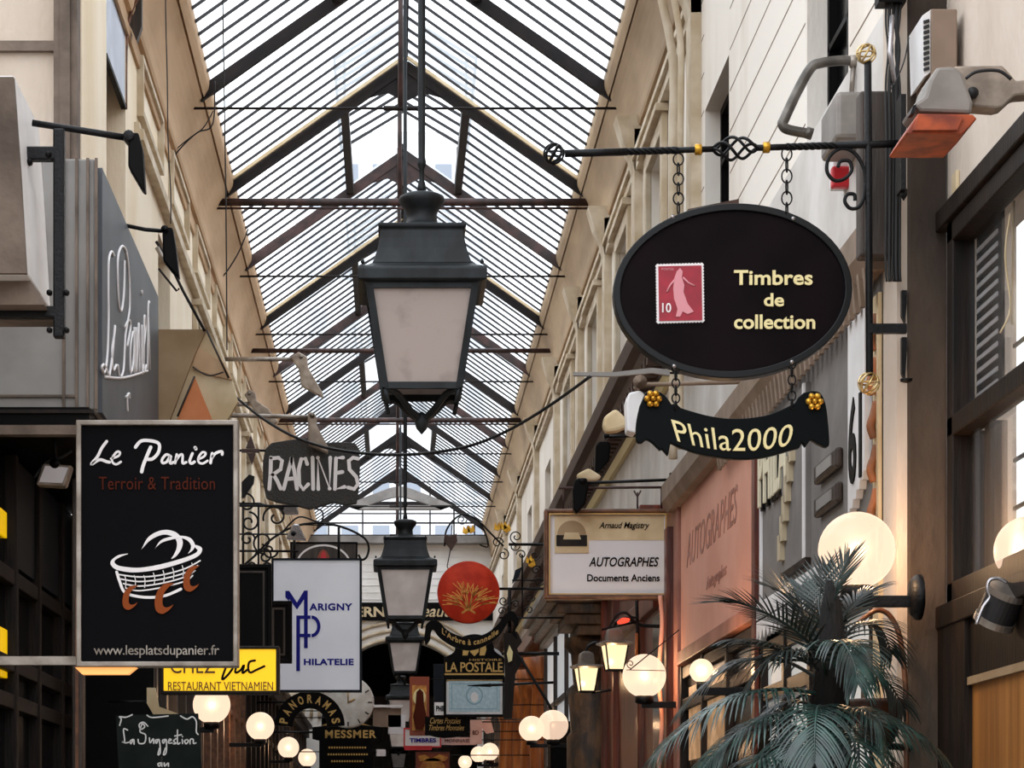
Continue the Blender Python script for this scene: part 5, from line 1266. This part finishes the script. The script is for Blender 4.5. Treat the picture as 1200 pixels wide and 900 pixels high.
spot('thin_arm', 'thin dark arm pointing left in front of the banknote print', 29.6, [(668, 799), (620, 801), (574, 803)], [(548, 803), (574, 801), (574, 805), (548, 804)], 1.6, group=None, th=.02)
r = thing('diagonal_stay', 'long dark diagonal stay in front of the orange wood and globes', 'rod', P(640, 820, 23)); MB().ptube([(606, 765), (640, 820), (662, 862), (672, 900)], 1.9, 29.2).ptube([(607, 766), (670, 766)], 2.3, 29.2).build('rod', 'wrought', r)
r = thing('curved_fan', 'white curved fin behind the right side of the LA POSTALE sign', 'sign', P(592, 770, 30.6)); MB().slab(smooth([(573, 758), (584, 762), (592, 774), (594, 788), (590, 798)], 5)+smooth([(588, 794), (589, 782), (584, 770), (575, 763)], 4), 30.56, .03).build('fin', 'white', r)
r = thing('amber_lantern', 'small amber glass lantern on the dark bracket right of LA POSTALE', 'lamp', P(598, 770, 29.2))
MB().slab([(597, 756), (601, 764), (600, 774), (596, 776), (594, 766)], 29.15, .06).build('glass', 'goldt', r)
MB().slab([(590, 742), (606, 740), (612, 752), (606, 760), (612, 775), (604, 790), (600, 842), (590, 842), (592, 790)], 29.2, .08).build('bracket', 'wood3', r)
# small far signs
def small(lab, x0, y0, x1, y1, Y, m, fm=None, cat='sign', nm='small_sign', rod=True):
    r = thing(nm, lab, cat, P((x0+x1)/2, y0, Y)); MB().pbox(x0, y0, x1, y1, Y, .05).build('board', m, r)
    if rod: MB().ptube([(x1-1, y0+3), (VX+XR*F/Y+1, y0+3)] if x0 > 470 else [(x0+1, y0+3), (VX+XL*F/Y-1, y0+3)], .7, Y+.03).build('support_rod', 'wrought', r)
    if fm: MB().frame(x0-1, y0-1, x1+1, y1+1, 1.6, Y-.01, .07).build('frame', fm, r)
    return r
r = small('black sign with two gold script lines under the banknote print', 498, 840, 549, 862, 30.6, 'black')
text('Cartes Postales', 504, 841, 540, 848, 30.6, 'goldd', r, shear=.4); text('Timbres Monnaies', 503, 849.5, 544, 856, 30.6, 'goldd', r, shear=.4)
MB().slab(smooth([(498, 860), (520, 865), (549, 861), (545, 858), (505, 858)], 3, True), 30.61, .03).build('lower_curl', 'black', r)
r = small('narrow painted saint panel left of the LA POSTALE sign', 480, 793, 503, 862, 32, 'iconr')
MB().pbox(483, 803, 500, 856, 31.99, .01).build('gold_ground', 'icon', r)
MB().slab(arc(491.5, 817, 7.5, 10, 0, 345, 16), 31.97, .01).build('halo', 'goldt', r); MB().slab([(487, 826), (488, 811), (492, 807), (496, 811), (497, 826), (500, 840), (496, 855), (487, 855), (484, 840)], 31.96, .01).build('figure', 'rust', r)
r = small('dark blue narrow board behind the left edge of LA POSTALE', 508, 778, 524, 826, 32.5, 'bluedark')
r = small('white PHILATELIE board partly behind the banknote print', 509, 823, 540, 838, 31.8, 'white'); text('PHILATELIE', 511, 827, 538, 833.5, 31.8, 'black', r, bold=.04)
r = small('white sign with red edge lettered TIMBRES low beside the lanterns', 474, 854, 516, 875, 33, 'white', 'redp'); text('TIMBRES', 480, 865, 511, 870, 33, 'navy', r, bold=.04); MB().pbox(474, 874, 506, 879, 32.98, .06).build('red_edge', 'redp', r)
r = small('pale pink strip sign low under the black script sign', 517, 864, 558, 873, 31.4, 'pinkb'); text('MONNAIES', 521, 866, 553, 870, 31.4, 'rust', r)
r = small('pale pink upright card hanging right of the black script sign', 551, 843, 565, 872, 31.0, 'pinkb'); text('BD', 554, 856, 561, 861, 31.0, 'rust', r)
r = small('tilted pale pink card beside the upright one', 0, 0, 1, 1, 24.4, 'pinkb') if False else None
r = thing('small_sign', 'tilted pale pink card beside the upright one', 'sign', P(572, 842, 31.05)); MB().slab([(567, 844), (574, 840), (579, 858), (570, 860), (563, 850)], 31.05, .03).build('board', 'pinkb', r)
r = small('orange and gold painted panel at the bottom edge beside the far lantern', 488, 882, 526, 930, 34, 'iconr', 'wood2'); MB().slab(arc(507, 902, 15, 14, 180, 360, 14), 33.98, .01).slab([(490, 886), (498, 884), (505, 889), (515, 884), (525, 887), (522, 892), (492, 892)], 33.98, .01).build('painted_arch', 'icon', r)
r = small('red and white awning strip low behind the lanterns', 455, 838, 475, 860, 40, 'signw'); r = small('pale small board left of the lowest lanterns', 441, 878, 452, 886, 38, 'signw')
r = small('brown shelf sign at the foot of the end arch, right of the clock', 437, 830, 470, 852, 40, 'soffit')
MB().pbox(436, 826, 472, 829, 39.95, .08).build('ledge', 'white', r)
# end wall lettering band
r = thing('end_sign', 'long dark sign across the end wall with white lettering', 'sign', P(468, 716, YE-.1)); Y = YE-.1
MB().box(XL, XR, Y, YE, P(0, 727, Y).z, P(0, 706, Y).z).build('board', 'black', r)
text('MODERN', 372, 711, 451, 723, Y, 'cream', r, bold=.03); text('Beauté', 484, 709, 536, 723, Y, 'cream', r, bold=.01, shear=.3)
# far dark interior clutter on the right under the bay
a = P(645, 845, 26); c_ = P(680, 845, 26); b = MB().box(a.x, XR-.21, 26.0, 26.5, FL, a.z)
o = b.build('dark_cabinet', 'black', None, bevel=.02); tag(o, 'dark cabinet below the overlapping globes', 'cabinet')
# ------------------------------------------------------------------ palm in its pot
Y0 = 9.35
tr = thing('potted_palm', 'large dark green potted palm in front of the right shop windows', 'palm', (P(975, 0, Y0).x, Y0, FL))
tx = tr.location.x
MB().lathe([(.16, FL), (.2, FL+.02), (.24, FL+.2), (.27, FL+.42), (.29, FL+.44), (.29, FL+.48), (.25, FL+.48), (.24, FL+.42)], (tx, Y0, 0), 28).build('pot', 'pot', tr)
def trunk_pt(t): return Vector((tx+.02*math.sin(t*3), Y0, FL+.4+t*(P(0, 800, Y0).z-FL-.4)))
MB().tube([trunk_pt(i/12) for i in range(13)], [.075-.02*i/12+.008*(i % 2) for i in range(13)], 12).build('trunk', 'fibre', tr)
MB().tube([P(972, 830, Y0), P(975, 760, Y0), P(974, 715, Y0), P(972, 680, Y0)], [.075, .05, .04, .012], 10).build('crown_shaft', 'fibre', tr)
rp_ = random.Random(11)
def frond(px, dys, ll, m, n=26, droop=.6, up=(0, 0, 1), spread=1.0, wid=.0052):
    """px: rachis pixel points, dys: depth offsets, ll: leaflet length in metres"""
    pts = [P(x, y, Y0+d) for (x, y), d in zip(px, dys)]
    pts = [Vector(p) for p in smooth([tuple(p) for p in pts], 8)]
    b = MB(); b.tube(pts, [.008*(1-.75*i/(len(pts)-1)) for i in range(len(pts))], 6)
    N = len(pts)
    for i in range(n):
        t = .16+.84*i/(n-1); f_ = t*(N-1); k = min(int(f_), N-2); p = pts[k].lerp(pts[k+1], f_-k); d = (pts[k+1]-pts[k]).normalized()
        side = d.cross(Vector(up)); side = side.normalized() if side.length > .05 else Vector((1, 0, 0)); nrm = side.cross(d).normalized()
        L = ll*(.55+.9*math.sin(PI*min(1, t*.9+.08))*.6)*(1 if t < .9 else .75)
        for s_ in (-1, 1):
            v0 = (side*s_*(1.0-.35*t)*spread+d*(.45+.6*t)+nrm*.12+Vector((rp_.uniform(-.05, .05), rp_.uniform(-.05, .05), rp_.uniform(-.05, .05)))).normalized()
            q = []; a = p.copy(); vv = v0.copy(); seg = 5
            for j in range(seg+1):
                q.append(a.copy()); a += vv*L/seg; vv = (vv+Vector((0, 0, -droop*.32))).normalized()
            vs = []; wv = v0.cross(nrm).normalized()
            for j, c in enumerate(q):
                w_ = wid*[.5, 1, 1, .85, .55, .08][j]
                vs += [c-wv*w_, c+nrm*w_*.35, c+wv*w_]
            b.add(vs, [(3*j+e, 3*j+e+1, 3*j+e+4, 3*j+e+3) for j in range(seg) for e in (0, 1)], True)
    o = b.build('frond', m, tr); return o
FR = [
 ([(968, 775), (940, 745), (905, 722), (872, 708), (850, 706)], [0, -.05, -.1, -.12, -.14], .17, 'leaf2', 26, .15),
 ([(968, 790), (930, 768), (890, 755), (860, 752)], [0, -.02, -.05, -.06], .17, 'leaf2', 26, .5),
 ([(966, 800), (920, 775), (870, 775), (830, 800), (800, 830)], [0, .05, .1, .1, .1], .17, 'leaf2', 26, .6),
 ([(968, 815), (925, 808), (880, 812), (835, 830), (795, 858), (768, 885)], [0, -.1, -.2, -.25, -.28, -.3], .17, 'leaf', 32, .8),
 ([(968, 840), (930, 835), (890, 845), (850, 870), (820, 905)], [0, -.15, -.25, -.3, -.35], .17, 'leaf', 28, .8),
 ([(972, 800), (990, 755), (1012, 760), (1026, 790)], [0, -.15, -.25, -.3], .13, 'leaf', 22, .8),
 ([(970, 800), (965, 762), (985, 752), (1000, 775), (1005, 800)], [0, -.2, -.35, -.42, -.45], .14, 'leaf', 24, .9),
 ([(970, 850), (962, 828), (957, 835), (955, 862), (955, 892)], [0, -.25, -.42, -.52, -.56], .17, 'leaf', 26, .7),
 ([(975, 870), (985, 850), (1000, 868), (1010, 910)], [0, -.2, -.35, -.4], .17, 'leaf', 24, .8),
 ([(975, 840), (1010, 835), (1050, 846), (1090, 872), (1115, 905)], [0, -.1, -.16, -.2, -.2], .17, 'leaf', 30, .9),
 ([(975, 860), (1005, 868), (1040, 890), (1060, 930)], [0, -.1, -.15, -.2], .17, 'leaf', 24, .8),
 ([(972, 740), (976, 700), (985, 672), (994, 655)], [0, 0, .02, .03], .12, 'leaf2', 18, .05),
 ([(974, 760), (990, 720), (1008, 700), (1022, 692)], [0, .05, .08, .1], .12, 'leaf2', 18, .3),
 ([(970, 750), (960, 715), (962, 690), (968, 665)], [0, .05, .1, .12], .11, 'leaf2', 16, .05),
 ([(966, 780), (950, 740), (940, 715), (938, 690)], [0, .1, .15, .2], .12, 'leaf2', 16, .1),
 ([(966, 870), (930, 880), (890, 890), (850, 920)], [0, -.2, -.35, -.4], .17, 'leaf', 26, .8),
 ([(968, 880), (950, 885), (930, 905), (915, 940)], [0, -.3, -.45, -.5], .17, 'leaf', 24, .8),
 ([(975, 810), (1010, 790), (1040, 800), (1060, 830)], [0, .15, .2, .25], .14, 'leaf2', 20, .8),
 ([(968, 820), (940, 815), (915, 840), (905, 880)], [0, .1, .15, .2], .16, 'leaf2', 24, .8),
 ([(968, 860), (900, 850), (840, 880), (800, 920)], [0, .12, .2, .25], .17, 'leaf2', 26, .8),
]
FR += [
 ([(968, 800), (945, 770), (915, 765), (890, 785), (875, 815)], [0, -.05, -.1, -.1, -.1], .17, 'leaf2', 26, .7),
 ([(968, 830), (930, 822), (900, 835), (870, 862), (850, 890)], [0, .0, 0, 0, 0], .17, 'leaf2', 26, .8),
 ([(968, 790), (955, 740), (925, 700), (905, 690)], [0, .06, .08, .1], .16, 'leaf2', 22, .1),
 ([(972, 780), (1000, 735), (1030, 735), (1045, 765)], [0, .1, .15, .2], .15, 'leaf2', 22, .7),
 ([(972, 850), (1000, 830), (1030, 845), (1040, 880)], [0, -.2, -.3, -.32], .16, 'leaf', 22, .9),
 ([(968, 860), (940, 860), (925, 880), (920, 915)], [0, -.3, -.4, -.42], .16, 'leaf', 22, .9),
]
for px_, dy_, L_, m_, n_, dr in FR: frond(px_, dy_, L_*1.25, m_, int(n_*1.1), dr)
# bowl planter behind the palm
r = thing('bowl_planter', 'dark glazed bowl with a brown rim right of the palm crown', 'planter', P(1026, 835, 9.9)); c = P(1026, 830, 9.85)
MB().lathe([(.03, -.16), (.07, -.13), (.10, -.05), (.105, 0), (.118, .01), (.118, .03), (.10, .03), (.09, -.02)], c, 28).build('bowl', 'pot', r)
MB().lathe([(.112, .012), (.122, .018), (.122, .03), (.112, .034)], c, 28).build('rim', 'brownc', r)
MB().tube([(c.x, c.y, c.z-.14), (2.07, 10.23, c.z-.14)], .014, 8).build('wall_bracket', 'wrought', r)
r = thing('curved_pipe', 'copper coloured curved pipe bending down behind the palm', 'pipe', P(1050, 760, 10.1))
MB().ptube(smooth([(1006, 730), (1018, 720), (1030, 715), (1043, 722), (1054, 745), (1060, 790), (1062, 850), (1062, 985)], 6), 3.2, 10.12, 10).build('pipe', 'wood4', r)
r = thing('window_stickers', 'small blue glass cabinet behind the palm leaves', 'cabinet', (2.0, 10.9, .6)); MB().pbox(1014, 800, 1034, 822, 10.6, .1).build('case', 'wood3', r); MB().pbox(1017, 803, 1031, 819, 10.59, .02).build('pane', 'paleglass', r)

# lettering, prints and lenses belong to the board or head that carries them
for t in [o for o in COL.objects if o.type == 'EMPTY' and o.get('category')]:
    kids = list(t.children); host = None
    for nm in ('panel', 'board', 'ribbon_board', 'disc', 'clock_case', 'lamp_head', 'box', 'plate', 'rim'):
        host = next((k for k in kids if k.name.split('.')[0] == nm), None)
        if host: break
    if not host: continue
    for k in kids:
        n_ = k.name.split('.')[0]
        if k is not host and not k.children and (n_ in ('lettering', 'chalk_lettering', 'small_lettering', 'script', 'monogram', 'picture', 'stamp_paper', 'eyelet', 'gold_flower', 'basket_drawing', 'basket_weave', 'orange_swirl', 'print', 'white_arc', 'lens', 'hour_mark', 'clock_hand', 'crest', 'gold_line', 'upper_strip', 'side_panel', 'seam', 'tree_drawing', 'tree_root', 'inset', 'banknote', 'portrait', 'banknote_print', 'halo', 'figure', 'stamp_print', 'stamp_figure', 'hinge', 'latch', 'gold_ground', 'painted_arch', 'red_edge')):
            k.parent = host
